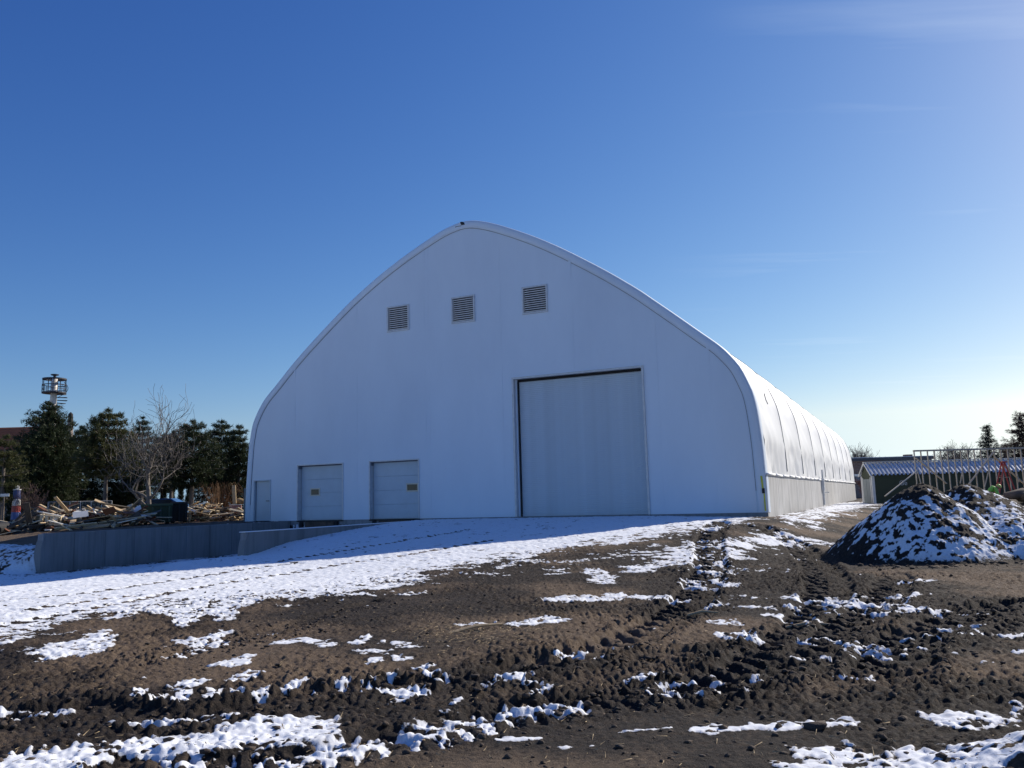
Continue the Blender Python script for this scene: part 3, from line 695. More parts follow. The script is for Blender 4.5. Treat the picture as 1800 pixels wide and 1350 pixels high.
# concrete base
for k in range(18):
    a = 0.06 if k == 0 else k * 3.005 + 0.012; bq = (k + 1) * 3.005 - 0.012
    MB().bbox(24.10, 24.405, a, bq, -0.7, 1.334, 0.012).build("concrete_panel", m_conc, hall)
MB().box(24.12, 24.385, 0.07, 54.0, -0.7, 1.32).build("wall_core", m_dark, hall)
mb = MB()
for k in range(27): mb.tube([(24.43, 0.1 + k * 2.0, 1.365 + 0.012 * math.sin(k * 2.3)), (24.43, 0.1 + (k + 1) * 2.0 - 0.01, 1.365 + 0.012 * math.sin(k * 2.3 + 2.3))], 0.045, 7)
mb.build("hem_pipe", m_fab, hall, smooth=True)
MB().bbox(-0.15, 0.12, 0.10, 54.0, -0.7, 1.60, 0.02).build("concrete_wall", m_dock, hall)
MB().box(0.12, 24.10, 0.035, 0.40, -1.7, -0.004).build("foundation", m_found, hall)
MB().box(24.05, 24.41, -0.03, 0.055, -0.7, 0.0).build("foundation", m_found, hall)
MB().box(-0.02, 24.1, 53.9, 54.05, 0.0, 2.0).build("end_wall", m_gable, hall)
V = [(p[0], 54.0, p[1]) for p in PRO[::3]]; MB().add(V, [tuple(range(len(V)))]).build("rear_gable", m_gable, hall)

def frame3(parent, o, w, dfront, dback, m, name, sill=False):
    s0, s1, z0, z1 = o
    mb = MB(); mb.box(s0, s0 + w, dfront, dback, z0, z1 - w); mb.box(s1 - w, s1, dfront, dback, z0, z1 - w); mb.box(s0, s1, dfront - 0.003, dback, z1 - w, z1)
    if sill: mb.box(s0 + w, s1 - w, dfront, dback, z0, z0 + w)
    return mb.build(name, m, parent)
# personnel door
o = OPEN['man']; dr = put("personnel_door", make_mesh("personnel_door", *(lambda b: (b.V, b.F))(MB().bbox(o[0] + .10, o[1] - .06, 0.10, 0.15, 0.02, o[3] - .06, 0.004))), m_door, hall)
frame3(dr, o, 0.055, -0.012, 0.17, m_door, "door_frame")
mb = MB(); mb.box(o[0] + .055, o[0] + .10, 0.12, 0.16, 0.0, o[3] - .055); mb.build("door_gap", m_darkline, dr)
mb = MB(); mb.tube([(o[1] - .15, 0.10, 0.95), (o[1] - .15, 0.03, 0.95), (o[1] - .30, 0.03, 0.955)], 0.016, 6); mb.build("handle", m_black, dr)
# two sectional dock doors
for key, win in (('a', (3.83, 4.28, 1.17, 1.42)), ('b', (9.10, 9.62, 1.22, 1.48))):
    o = OPEN[key]; h4 = (o[3] - 0.10) / 4
    dr = put("dock_door", make_mesh("dock_door", *(lambda b: (b.V, b.F))(MB().box(o[0] + .04, o[1] - .04, 0.30, 0.33, 0.0, o[3] - .02))), m_door, hall)
    for q in range(4): MB().bbox(o[0] + .06, o[1] - .06, 0.262, 0.302, 0.02 + q * h4, 0.02 + (q + 1) * h4 - 0.006, 0.006).build("door_panel", m_door, dr)
    frame3(dr, o, 0.045, -0.02, 0.31, m_galv, "door_frame")
    mb = MB(); mb.box(o[0] + .048, o[0] + .085, 0.06, 0.25, o[3] - .20, o[3] - .05); mb.box(o[0] + .05, o[1] - .05, 0.20, 0.26, o[3] - .09, o[3] - .048); mb.build("track_bracket", m_darkline, dr)
    w = win; mb = MB(); c_ = 0.055
    mb.box(w[0] - c_, w[1] + c_, 0.236, 0.262, w[3], w[3] + c_); mb.box(w[0] - c_, w[1] + c_, 0.236, 0.262, w[2] - c_, w[2]); mb.box(w[0] - c_, w[0], 0.238, 0.262, w[2], w[3]); mb.box(w[1], w[1] + c_, 0.238, 0.262, w[2], w[3])
    fr = mb.build("window", m_cream, dr); MB().box(w[0], w[1], 0.246, 0.261, w[2], w[3]).build("pane", m_glass, dr)
    MB().box(o[0], o[1], -0.015, 0.30, -0.055, -0.006).build("door_sill", m_black, dr)
    for sx in (o[0] + 0.22, o[1] - 0.42): MB().bbox(sx, sx + 0.16, -0.12, 0.034, -0.42, -0.06, 0.02).build("dock_bumper", m_black, dr)
    MB().bbox(o[0] + 0.52, o[1] - 0.50, -0.05, 0.034, -0.36, -0.062, 0.01).build("dock_plate", mat("rusty_plate", (0.10, 0.07, 0.05), 0.8, 0.3, 4), dr)
# big rolling door
o = OPEN['big']
rd = put("rolling_door", make_mesh("rolling_door", *(lambda b: (b.V, b.F))(MB().box(o[0] + .02, o[1] - .02, 0.36, 0.40, 0.0, o[3] - .02))), m_roll, hall)
ns_ = 70; zt = o[3] - 0.17; hs = (zt - 0.10) / ns_
mb = MB(); V = []; F = []
for q in range(6):
    a = q / 5; V += [(o[0] + .19, 0.30 - 0.007 * math.sin(math.pi * a) ** 0.7, a * (hs - 0.005)), (o[1] - .13, 0.30 - 0.007 * math.sin(math.pi * a) ** 0.7, a * (hs - 0.012))]
for q in range(5): F.append((q * 2, q * 2 + 1, q * 2 + 3, q * 2 + 2))
V += [(o[0] + .19, 0.30, hs), (o[1] - .13, 0.30, hs)]; F.append((10, 11, 13, 12))
me = make_mesh("slat", V, F)
for q in range(ns_): put("slat", me, m_roll, rd, loc=(0, 0, 0.10 + q * hs))
MB().bbox(o[0] + .19, o[1] - .13, 0.262, 0.31, 0.0, 0.10, 0.01).build("bottom_bar", m_roll, rd)
frame3(rd, o, 0.075, -0.05, 0.14, m_galv, "door_frame")
MB().box(o[0] + .14, o[0] + .19, 0.20, 0.35, 0.0, zt).build("guide_rail", m_black, rd)
MB().box(o[1] - .13, o[1] - .09, 0.20, 0.35, 0.0, zt).build("guide_rail", m_galv, rd)
MB().box(o[0] + .08, o[0] + .14, 0.138, 0.35, 0.0, o[3] - .08).build("jamb_lining", m_gable, rd)
MB().box(o[0] + .08, o[1] - .08, 0.22, 0.35, zt + .005, o[3] - .08).build("hood", m_black, rd)
# three louvred vents
for key in ('l1', 'l2', 'l3'):
    o = OPEN[key]
    lv = put("louver_vent", make_mesh("louver_vent", *(lambda b: (b.V, b.F))(MB().box(o[0] + .01, o[1] - .01, 0.20, 0.22, o[2] + .01, o[3] - .01))), m_dark, hall)
    frame3(lv, o, 0.065, -0.035, 0.12, m_galv, "vent_frame", True)
    me = make_mesh("blade", [(o[0] + .06, -0.005, 0.0), (o[1] - .06, -0.005, 0.0), (o[1] - .06, 0.060, 0.030), (o[0] + .06, 0.060, 0.030), (o[0] + .06, -0.012, 0.036), (o[1] - .06, -0.012, 0.036), (o[1] - .06, 0.055, 0.060), (o[0] + .06, 0.055, 0.060)],
                   [(3, 2, 1, 0), (4, 5, 6, 7), (0, 1, 5, 4), (1, 2, 6, 5), (2, 3, 7, 6), (3, 0, 4, 7)])
    for q in range(11): put("blade", me, m_galv, lv, loc=(0, 0, o[2] + .085 + q * (o[3] - o[2] - .15) / 11))
# mark near the peak: a black dome shape, half of it white, with a short black bar
def fac(px, py):
    v = ray(px, py); n = np.array([dx_, dy_, 0]); t = (LX * dx_ + LY * dy_) / (v @ n)
    q = np.array([0, 0, EYE]) + t * v
    s, d = to_sd(q[0], q[1]); return float(s), float(q[2])
ps, pz = fac(811, 396)
V = [(ps, -0.012, pz)] + [(ps + 0.17 * math.cos(a), -0.012, pz + 0.16 * math.sin(a)) for a in np.linspace(0, math.pi * 0.62, 9)]
mb = MB(); mb.add(V + [(x, -0.002, z) for x, y, z in V], [tuple(range(10))[::-1]] + [(i, (i + 1) % 10, 10 + (i + 1) % 10, 10 + i) for i in range(10)])
mb.box(ps - 0.28, ps + 0.0, -0.012, -0.002, pz - 0.035, pz - 0.015); mb.box(ps - .29, ps - .27, -0.012, -0.002, pz - .06, pz - .01)
em = mb.build("peak_emblem", m_dark, hall)
V = [(ps - .02, -0.012, pz + .01)] + [(ps - .02 + 0.15 * math.cos(a), -0.012, pz + .01 + 0.13 * math.sin(a)) for a in np.linspace(math.pi * 0.6, math.pi, 7)]
mb = MB(); mb.add(V + [(x, -0.003, z) for x, y, z in V], [tuple(range(8))[::-1]] + [(i, (i + 1) % 8, 8 + (i + 1) % 8, 8 + i) for i in range(8)]); mb.build("emblem_half", m_seam, em)
# service post and meter box on the long side
MB().bbox(24.41, 24.50, 21.2, 21.42, -0.1, 1.95, 0.01).build("service_post", m_galv, hall)
mb = MB(); mb.bbox(24.41, 24.56, 20.75, 21.15, 0.75, 1.45, 0.015); mb.tube([(24.46, 20.95, 0.75), (24.46, 20.95, -0.1)], 0.03, 6); mb.tube([(24.5, 21.5, 0.62), (24.75, 21.5, 0.62)], 0.03, 6); mb.build("meter_box", m_galv, hall)
mb = MB(); mb.box(-0.26, -0.15, 0.4, 0.55, 0.75, 0.98); mb.box(-0.22, -0.16, 0.3, 0.42, 0.5, 0.8); mb.build("junction_box", m_black, hall)
m_patch = mat("patch_grey", (0.35, 0.36, 0.37), 0.7, 0.1)
mb = MB(); mb.tube([(24.20, 2.4, 4.55), (24.235, 2.5, 4.30), (24.265, 2.75, 4.16)], 0.02, 5); mb.build("loose_cord", m_patch, hall)
# yellow strap at the corner
st = thing("ratchet_strap", "yellow ratchet strap hanging down the front corner of the white hall", "strap", (*from_sd(24.22, -0.03), 0), -YAW)
m_yel = mat("yellow_webbing", (0.55, 0.58, 0.06), 0.7, 0.1)
mb = MB(); mb.add([(0.0, 0, 1.30), (0.07, 0, 1.30), (0.09, -0.01, 0.86), (0.03, -0.01, 0.86)], [(0, 1, 2, 3)]); mb.add([(0.08, 0, 0.70), (0.12, 0, 0.66), (0.13, -0.01, 0.06), (0.08, -0.02, 0.05), (0.07, 0.0, 0.4)], [(0, 1, 2, 3, 4)])
mb.build("webbing", m_yel, st); MB().bbox(0.03, 0.13, -0.05, 0.0, 0.68, 0.86, 0.01).build("buckle", m_black, st)

# ------------------------------------------------------------------ dock walls
def dock_wall(name, label, s0, s1, d_end, ztop, zbot, wid, slope=0.0, m=m_dock):
    t = thing(name, label, "retaining wall", (LX, LY, 0), -YAW, "concrete walls flanking the loading dock")
    n = max(2, round(d_end / wid)); w = d_end / n
    MB().box(s0 + 0.02, s1 - 0.02, -d_end + 0.1, 0.0, zbot, ztop - 0.02).build("core", m_found, t)
    for k in range(n):
        a, b_ = -(k + 1) * w + 0.010, -k * w - 0.010
        mb = MB()
        if k == n - 1:    # rounded, chamfered free end
            V = []; F = []
            prof = [(a, zbot), (a, ztop - 0.55), (a + 0.06, ztop - 0.30), (a + 0.20, ztop - 0.03), (a + 0.24, ztop), (b_, ztop), (b_, zbot)]
            for s in (s0, s1): V += [(s, d, z) for d, z in prof]
            F = [tuple(range(7))[::-1], tuple(range(7, 14))] + [(i, (i + 1) % 7, 7 + (i + 1) % 7, 7 + i) for i in range(7)]
            mb.add(V, [f[::-1] for f in F])
        else: mb.bbox(s0, s1, a, b_, zbot, ztop, 0.012)
        mb.build("wall_panel", m, t)
    return t
dock_wall("dock_wall", "long jointed grey concrete wall standing free at the open side of the dock", WALL_A - 0.28, WALL_A + 0.04, LEN_A, 0.0, -1.9, 1.24)
t = dock_wall("dock_wall", "lower grey concrete wall half buried in snow before the dock doors", WALL_B - 0.10, WALL_B + 0.16, LEN_B, -0.08, -1.9, 2.8)
MB().box(WALL_B - 0.09, WALL_B + 0.15, -LEN_B + .05, -0.02, -0.078, -0.055).build("snow_cap", mat("snow_clean", (0.83, 0.84, 0.86), 0.8, 0.03), t)

# ------------------------------------------------------------------ spoil heaps of topsoil
def heap(name, label, c, peaks, half, n, seed, snow_fn):
    t = thing(name, label, "dirt pile", (c[0], c[1], 0), 0, "heaps of dark topsoil")
    g = np.linspace(-half, half, n); X, Y = np.meshgrid(g, g); X = X.ravel(); Y = Y.ravel(); wx, wy = X + c[0], Y + c[1]
    base = land(wx, wy)
    H = np.full(X.shape, -9.0)
    wob = 0.30 * fbm(wx, wy, 2.6, 2, seed) + 0.10 * fbm(wx, wy, 0.7, 2, seed + 5)
    for (px_, py_, z, sx, sy, p) in peaks:
        r = np.sqrt(((wx - px_) / sx) ** 2 + ((wy - py_) / sy) ** 2 + 0.02) - 0.14 + 0.22 * wob
        H = np.maximum(H, z - (z + 1.0) * np.maximum(r, 0) ** p)
    gap = H - base
    foot = sstep(-0.1, 0.25, gap)
    rough = 0.028 * fbm(wx, wy, 0.5, 3, seed + 9) + 0.024 * (2 * np.abs(perlin(wx / 0.19, wy / 0.19, seed + 20)) - 0.5) + 0.020 * (2 * np.abs(perlin(wx / 0.09, wy / 0.09, seed + 21)) - 0.5)
    Z = np.where(gap > 0, H, base + 0.6 * gap) + rough * foot
    Vs = snow_fn(wx, wy, Z - base) + 0.28 * fbm(wx * 0.55, wy, 0.75, 2, seed + 30) + 1.25 * fbm(wx * 0.8, wy, 0.16, 3, seed + 33) - 22 * rough
    sn = sstep(-0.35, 0.35, Vs) * foot; Z = Z + 0.012 * sn * foot
    dr = np.clip(0.02 + 0.2 * fbm(wx, wy, 1.0, 2, 3), 0, 0.35)
    VV = np.stack([X, Y, Z], 1)
    i, j = np.meshgrid(np.arange(n - 1), np.arange(n - 1), indexing='ij')
    F = np.stack([(i * n + j).ravel(), (i * n + j + 1).ravel(), ((i + 1) * n + j + 1).ravel(), ((i + 1) * n + j).ravel()], 1)
    F = F[(gap[F] > -0.12).all(1)]
    f_ = sn[F].mean(1) > 0.5
    put("soil", land_piece("soil", F[~f_], VV, {'snow': sn, 'dry': dr}, m_land), parent=t)
    put("snow_layer", land_piece("snow_layer", F[f_], VV, {'snow': sn, 'dry': dr}, m_land), parent=t, kind='stuff')
    return t
P1 = at(1604, 845, 20.4); P2 = at(1692, 847, 22.6)
heap("soil_heap", "near cone of dark topsoil flecked with snow beside the white hall", (P1.x + 0.7, 19.4),
     [(P1.x, 20.0, P1.z + 0.02, 2.18, 2.2, 0.94), (P1.x + 1.6, 19.2, P1.z - 0.80, 2.3, 1.5, 0.95), (P1.x + 3.2, 18.6, P1.z - 1.05, 2.6, 1.5, 0.95)], 5.6, 470, 301,
     lambda x, y, z: 0.16 - 1.0 * sstep(1.0, 1.7, z) - 0.30 * sstep(P1.x + 1.3, P1.x + 2.6, x) - 1.0 * sstep(P1.x - 1.45, P1.x - 2.1, x) + 0.5 * sstep(0.45, 0.1, z) * (x > P1.x - 1.2))
heap("soil_heap", "rear cone of dark topsoil with a bare crest behind the snowy one", (P2.x + 0.6, 22.8),
     [(P2.x, 22.6, P2.z - 0.05, 2.6, 2.6, 0.95), (P2.x + 1.9, 22.0, P2.z - 0.62, 2.6, 2.2, 0.95)], 5.0, 260, 407,
     lambda x, y, z: -0.28 - 0.6 * sstep(1.4, 1.7, z) + 0.5 * np.exp(-(((x - P2.x - 1.2) / 0.8) ** 2 + ((y - 21.2) / 0.8) ** 2)))

# loose clods and stones lying on the yard
def clods(name, n, gen, rmin, rmax, m, kind='stuff', seed=5):
    r_ = np.random.default_rng(seed); base = []
    bmv = bpy.data.meshes.new("tmp"); 
    import bmesh
    bm = bmesh.new(); bmesh.ops.create_icosphere(bm, subdivisions=1, radius=1.0); BV = np.array([v.co[:] for v in bm.verts]); BF = np.array([[v.index for v in f.verts] for f in bm.faces]); bm.free()
    V = []; F = []; k = 0
    for q in range(n):
        x, y, z = gen(r_)
        r = rmin + (rmax - rmin) * r_.random() ** 3
        S = BV * (1 + r_.uniform(-0.42, 0.42, (len(BV), 1))) * np.array([r * r_.uniform(.8, 1.4), r * r_.uniform(.8, 1.3), r * r_.uniform(.4, .8)])
        a = r_.uniform(0, 6.28); ca, sa = math.cos(a), math.sin(a)
        S = np.stack([S[:, 0] * ca - S[:, 1] * sa, S[:, 0] * sa + S[:, 1] * ca, S[:, 2]], 1)
        V.append(S + np.array([x, y, z + r * 0.1])); F.append(BF + k); k += len(BV)
    me = np_mesh(name, np.concatenate(V), np.concatenate(F), smooth=False)
    return put(name, me, m, kind=kind)
m_clod = mat("dark_soil_clod", (0.035, 0.027, 0.023), 0.95, 0.3, 20, 0.6, 60, c2=(0.085, 0.06, 0.042))
trk_lines = [smooth_line(w[0]) for w in TRACKS[:8]]
def gen_clod(r_):
    while True:
        if r_.random() < 0.6:
            l = trk_lines[r_.integers(0, 7)]; p = l[r_.integers(0, len(l))] + r_.normal(0, 0.32, 2)
        else:
            d = 4.3 + 14 * r_.random() ** 1.6; a = r_.uniform(-0.6, 0.6); p = (d * math.sin(a), d * math.cos(a))
        if 4 < math.hypot(*p) < 26 and abs(math.atan2(p[0], p[1])) < 0.68: return p[0], p[1], surf(p[0], p[1])
tag(clods("soil_clods", 7000, gen_clod, 0.004, 0.034, m_clod), "crumbs and clods of dark soil thrown up along the wheel tracks")
def gen_h(r_):
    a = r_.uniform(-0.05, 1); x = P1.x - 2.4 + 5 * r_.random(); y = 16.8 + 1.6 * r_.random()
    return x, y, surf(x, y)
tag(clods("heap_clods", 260, gen_h, 0.02, 0.07, m_clod, seed=8), "dark clods rolled to the foot of the soil heaps")
for (px, py, r, lb) in ((1232 + 180, 1283, 0.0, None),):
    pass
b_ = gpt(1432, 1281)
stone = clods("stone", 1, lambda r_: (b_[0], b_[1], surf(*b_) + 0.01), 0.085, 0.09, m_clod, kind='thing', seed=12)
tag(stone, "dark lump of soil standing in the long strip of snow near the camera", "clod")
# straw and twigs
m_straw = mat("dry_straw", (0.42, 0.31, 0.17), 0.8, 0.25, 9)
r_ = np.random.default_rng(77); mb = MB()
for q in range(2600):
    d = 4.4 + 15 * r_.random() ** 1.5; a = r_.uniform(-0.62, 0.62); x, y = d * math.sin(a), d * math.cos(a)
    if r_.random() < 0.25: c_ = gpt(840, 1112); x, y = c_[0] + r_.normal(0, 0.45), c_[1] + r_.normal(0, 0.45)
    L_ = r_.uniform(0.02, 0.10); an = r_.uniform(0, 6.28); w = 0.0022 + 0.0025 * r_.random()
    p = np.array([x, y, surf(x, y) + 0.012]); u = np.array([math.cos(an), math.sin(an), r_.uniform(-.15, .35)]) * L_; s = np.array([-math.sin(an), math.cos(an), 0]) * w
    mb.add([p - s, p + s, p + u + s * .4, p + u - s * .4, p + np.array([0, 0, w])], [(0, 1, 2, 3), (4, 2, 1), (4, 0, 3)])
tag(mb.build("straw_litter", m_straw, kind='stuff'), "bits of straw and dead grass strewn over the bare soil")
for (px, py, an, L_, lb) in ((838, 1108, 0.5, 0.75, "pale curved stick lying on a small tuft of dead grass"), (1235, 1081, 0.05, 0.42, "short pale plank end lying flat on the tracked soil"), (1420, 1095, -0.12, 0.55, "thin reddish stick lying flat on the dark soil by a snow strip")):
    c_ = gpt(px, py); z = surf(*c_) + 0.03; u = Vector((math.cos(an), math.sin(an), 0.06)) * L_ / 2
    mb = MB(); P = Vector((c_[0], c_[1], z)); mb.tube([P - u, P + Vector((0, 0.02, 0.03)), P + u], [0.018, 0.022, 0.012], 6)
    tag(mb.build("stick", m_wood), lb, "stick")
bx = gpt(1040, 1338)

# ------------------------------------------------------------------ trees
def leaf_mat(name, c, c2):
    m, nt, N, L, b = new_mat(name)
    b.inputs['Roughness'].default_value = 0.6; b.inputs['Specular IOR Level'].default_value = 0.25
    a = N.new("ShaderNodeAttribute"); a.attribute_name = 'tint'
    mx = N.new("ShaderNodeMix"); mx.data_type = 'RGBA'; mx.inputs[6].default_value = (*c, 1); mx.inputs[7].default_value = (*c2, 1)
    L.new(a.outputs['Fac'], mx.inputs[0]); L.new(mx.outputs[2], b.inputs['Base Color'])
    tr = N.new("ShaderNodeBsdfTranslucent"); L.new(mx.outputs[2], tr.inputs[0])
    ms = N.new("ShaderNodeMixShader"); ms.inputs[0].default_value = 0.18
    L.new(b.outputs[0], ms.inputs[1]); L.new(tr.outputs[0], ms.inputs[2]); L.new(ms.outputs[0], N['Material Output'].inputs[0])
    return m
m_pine = leaf_mat("pine_needles", (0.016, 0.030, 0.014), (0.060, 0.075, 0.028))
m_pine2 = leaf_mat("pine_needles_olive", (0.035, 0.048, 0.016), (0.120, 0.115, 0.040))
m_spruce = leaf_mat("spruce_needles", (0.014, 0.024, 0.020), (0.035, 0.050, 0.042))
m_brownc = leaf_mat("brown_needles", (0.035, 0.026, 0.022), (0.085, 0.060, 0.048))
m_cedar = leaf_mat("cedar_scales", (0.012, 0.022, 0.014), (0.030, 0.045, 0.022))
def tufts(centres, dirs, size, per, seed, tints):
    r_ = np.random.default_rng(seed); n = len(centres) * per
    C = np.repeat(centres, per, 0); Dn = np.repeat(dirs, per, 0); T = np.repeat(tints, per)
    d = Dn + r_.normal(0, 0.62, (n, 3)); d /= np.linalg.norm(d, axis=1)[:, None]
    L_ = size * r_.uniform(0.6, 1.25, n)[:, None]; s = np.cross(d, r_.normal(0, 1, (n, 3))); s /= np.linalg.norm(s, axis=1)[:, None] + 1e-9
    w = size * 0.095
    o = C + r_.normal(0, size * 0.28, (n, 3))
    V = np.stack([o - s * w, o + s * w, o + d * L_], 1).reshape(-1, 3)
    return V, np.arange(n * 3).reshape(-1, 3), np.clip(np.repeat(T + r_.normal(0, 0.16, n), 3), 0, 1)
def pine_crown(h, rad, z0, seed, shape=1.0, dens=1.0, droop=0.1, size=0.20, flat=0.55):
    r_ = np.random.default_rng(seed); Cc = []; Dd = []; Tt = []; br = MB()
    nlev = int((h - z0) / 0.42)
    for l in range(nlev):
        t = l / max(nlev - 1, 1); z = z0 + (h - z0) * t ** 0.95
        env = rad * (1 - t ** (2.2 * shape)) ** 0.8 * (0.65 + 0.35 * sstep(0, 0.18, t)) + 0.10
        nb = max(5, int((8 + 6 * env) * dens))
        for b in range(nb):
            a = r_.uniform(0, 2 * math.pi); ln = env * r_.uniform(0.55, 1.12)
            rise = 0.35 * t + r_.uniform(-0.1, 0.22) - droop
            p0 = np.array([0, 0, z]); p1 = np.array([math.cos(a) * ln, math.sin(a) * ln, z + ln * rise])
            br.tube([p0, (p0 + p1) / 2 + np.array([0, 0, -.04]), p1], [0.035, 0.024, 0.008], 3, cap=False)
            nt_ = max(3, int(ln * 8))
            for q in range(nt_):
                f = 0.30 + 0.70 * (q + r_.random()) / nt_
                side = r_.normal(0, 0.17 * ln * f ** 0.5 + 0.05, 3) * np.array([1, 1, flat])
                Cc.append(p0 + (p1 - p0) * f + side); dv = (p1 - p0) / (ln + 1e-6) * 0.6 + np.array([0, 0, 0.55]); Dd.append(dv); Tt.append(0.25 + 0.5 * f * r_.random())
    Cc = np.array(Cc); zz_ = np.clip((Cc[:, 2] - z0) / (h - z0), 0, 1); ok = np.hypot(Cc[:, 0], Cc[:, 1]) < rad * 1.12 * (1 - zz_ ** 2.2) ** 0.7 + 0.32; ok &= Cc[:, 2] < h
    V, F, T = tufts(Cc[ok], np.array(Dd)[ok], size * 0.9, 18, seed + 1, np.array(Tt)[ok])
    return V, F, T, br
def crown_obj(name, V, F, T, m, parent):
    me = np_mesh(name, V, F, smooth=False); a = me.attributes.new('tint', 'FLOAT', 'POINT'); a.data.foreach_set('value', T.astype(np.float32))
    return put(name, me, m, parent)
def pine(label, px, depth, ytop, wpx, z0frac, seed, m=m_pine, group="dark pines beyond the scrap heap", trunks=1, name="pine_tree", **kw):
    b = at(px, 900, depth); gz = groundz(b.x, depth); top = at(px, ytop, depth).z; h = top - gz; rad = wpx / 2 / FPX * depth
    t = thing(name, label, "tree", (b.x, depth, gz), random.uniform(0, 6.28), group)
    V, F, T, br = pine_crown(h, rad, h * z0frac, seed, **kw)
    crown_obj("crown", V, F, T, m, t); br.build("branches", m_bark, t)
    for q in range(trunks):
        ox, oy = (0, 0) if q == 0 else (random.uniform(-.5, .5), random.uniform(-.4, .4))
        mb = MB(); mb.tube([(ox * 1.2, oy * 1.2, -0.2), (ox, oy, h * .25), (ox * .4, oy * .4, h * .6), (0, 0, h * .95)], [0.17, 0.14, 0.08, 0.02], 8); mb.build("trunk", m_bark, t)
    return t
pine("olive green pine cut by the frame edge before the tiled roof", 2, 46, 768, 78, 0.32, 21, m_pine2)
pine("tallest broad dark pine standing in front of the lattice beacon mast", 76, 54, 710, 132, 0.12, 22, size=0.24, dens=1.2)
pine("dark pine with a bushy olive skirt and a bare pale trunk below it", 184, 52, 722, 108, 0.42, 23, m_pine2, size=0.22, dens=1.15, shape=1.3)
pine("slim dark pine just behind the leafless tree", 246, 60, 735, 66, 0.3, 24, trunks=2)
pine("round dark pine to the other side of the leafless tree", 336, 52, 742, 104, 0.36, 25, size=0.22, dens=1.2, shape=1.4)
pine("dark pine with two pointed tops between round pine and hall", 386, 57, 742, 84, 0.28, 26, size=0.22, dens=1.2)
pine("dark pine touching the edge of the white hall", 418, 55, 751, 70, 0.2, 27, size=0.22, dens=1.2)
pine("shadowed pine filling the gap between the tallest and the olive skirted one", 138, 62, 752, 70, 0.15, 28, size=0.24)
pine("low dark pine behind the fence under the tallest one", 40, 60, 770, 90, 0.05, 29, size=0.24)
pine("shaded pine filling the row just behind the olive skirted one", 214, 63, 758, 80, 0.16, 41, size=0.24, dens=1.2)
pine("shaded pine behind the leafless tree, lower than its slim neighbour", 284, 66, 766, 74, 0.34, 42, size=0.24, dens=1.2)
pine("thin dark pine deep in the row by the hall", 300, 64, 760, 60, 0.42, 30, size=0.24)

def cedar(px, depth, ytop, wpx, seed, label):
    b = at(px, 890, depth); gz = groundz(b.x, depth); h = at(px, ytop, depth).z - gz; rad = wpx / 2 / FPX * depth; r_ = np.random.default_rng(seed)
    t = thing("columnar_cedar", label, "tree", (b.x, depth, gz), 0, "small columnar cedars under the pines")
    n = 420; f = r_.random(n) ** 0.8; a = r_.uniform(0, 6.28, n); rr_ = rad * (1 - f ** 1.8) * np.sqrt(r_.random(n))
    C = np.stack([np.cos(a) * rr_, np.sin(a) * rr_, 0.1 + f * (h - .15)], 1); D = np.stack([np.cos(a) * .3, np.sin(a) * .3, np.ones(n)], 1)
    V, F, T = tufts(C, D, 0.16, 9, seed + 3, r_.uniform(0.1, .7, n)); crown_obj("crown", V, F, T, m_cedar, t)
    mb = MB(); mb.tube([(0, 0, -.1), (0, 0, h * .6)], [0.05, 0.02], 5); mb.build("trunk", m_bark, t)
for k, (px, yt, w, lb) in enumerate(((287, 846, 15, "slim columnar cedar against pale sky, first beside the leafless trunk"), (302, 846, 13, "slim columnar cedar in the middle of the pale gap under the pines"), (317, 849, 14, "slim columnar cedar closing the pale gap, next to the pale trunk"), (331, 852, 14, "dark columnar cedar in shade of the round pine"))):
    cedar(px, 66, yt, w, 60 + k, lb)
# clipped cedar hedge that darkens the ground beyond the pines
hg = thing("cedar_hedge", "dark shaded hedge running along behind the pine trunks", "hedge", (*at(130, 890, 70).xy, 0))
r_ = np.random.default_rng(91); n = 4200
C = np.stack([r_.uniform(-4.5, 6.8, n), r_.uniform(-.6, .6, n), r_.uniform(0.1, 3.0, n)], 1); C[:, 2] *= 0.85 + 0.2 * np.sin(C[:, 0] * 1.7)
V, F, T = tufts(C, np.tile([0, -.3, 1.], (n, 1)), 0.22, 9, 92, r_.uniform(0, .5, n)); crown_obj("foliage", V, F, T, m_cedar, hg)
mb = MB()
for q in range(22): mb.tube([(-4.4 + q * .52, 0, -.2), (-4.4 + q * .52, 0, 1.6)], [.05, .02], 5)
mb.build("stems", m_bark, hg)
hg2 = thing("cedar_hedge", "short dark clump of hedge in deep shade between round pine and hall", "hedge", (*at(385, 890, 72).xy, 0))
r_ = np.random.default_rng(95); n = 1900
C = np.stack([r_.uniform(-2.3, 3.2, n), r_.uniform(-.6, .6, n), r_.uniform(0.1, 3.2, n)], 1); V, F, T = tufts(C, np.tile([0, -.3, 1.], (n, 1)), 0.22, 9, 96, r_.uniform(0, .5, n)); crown_obj("foliage", V, F, T, m_cedar, hg2)

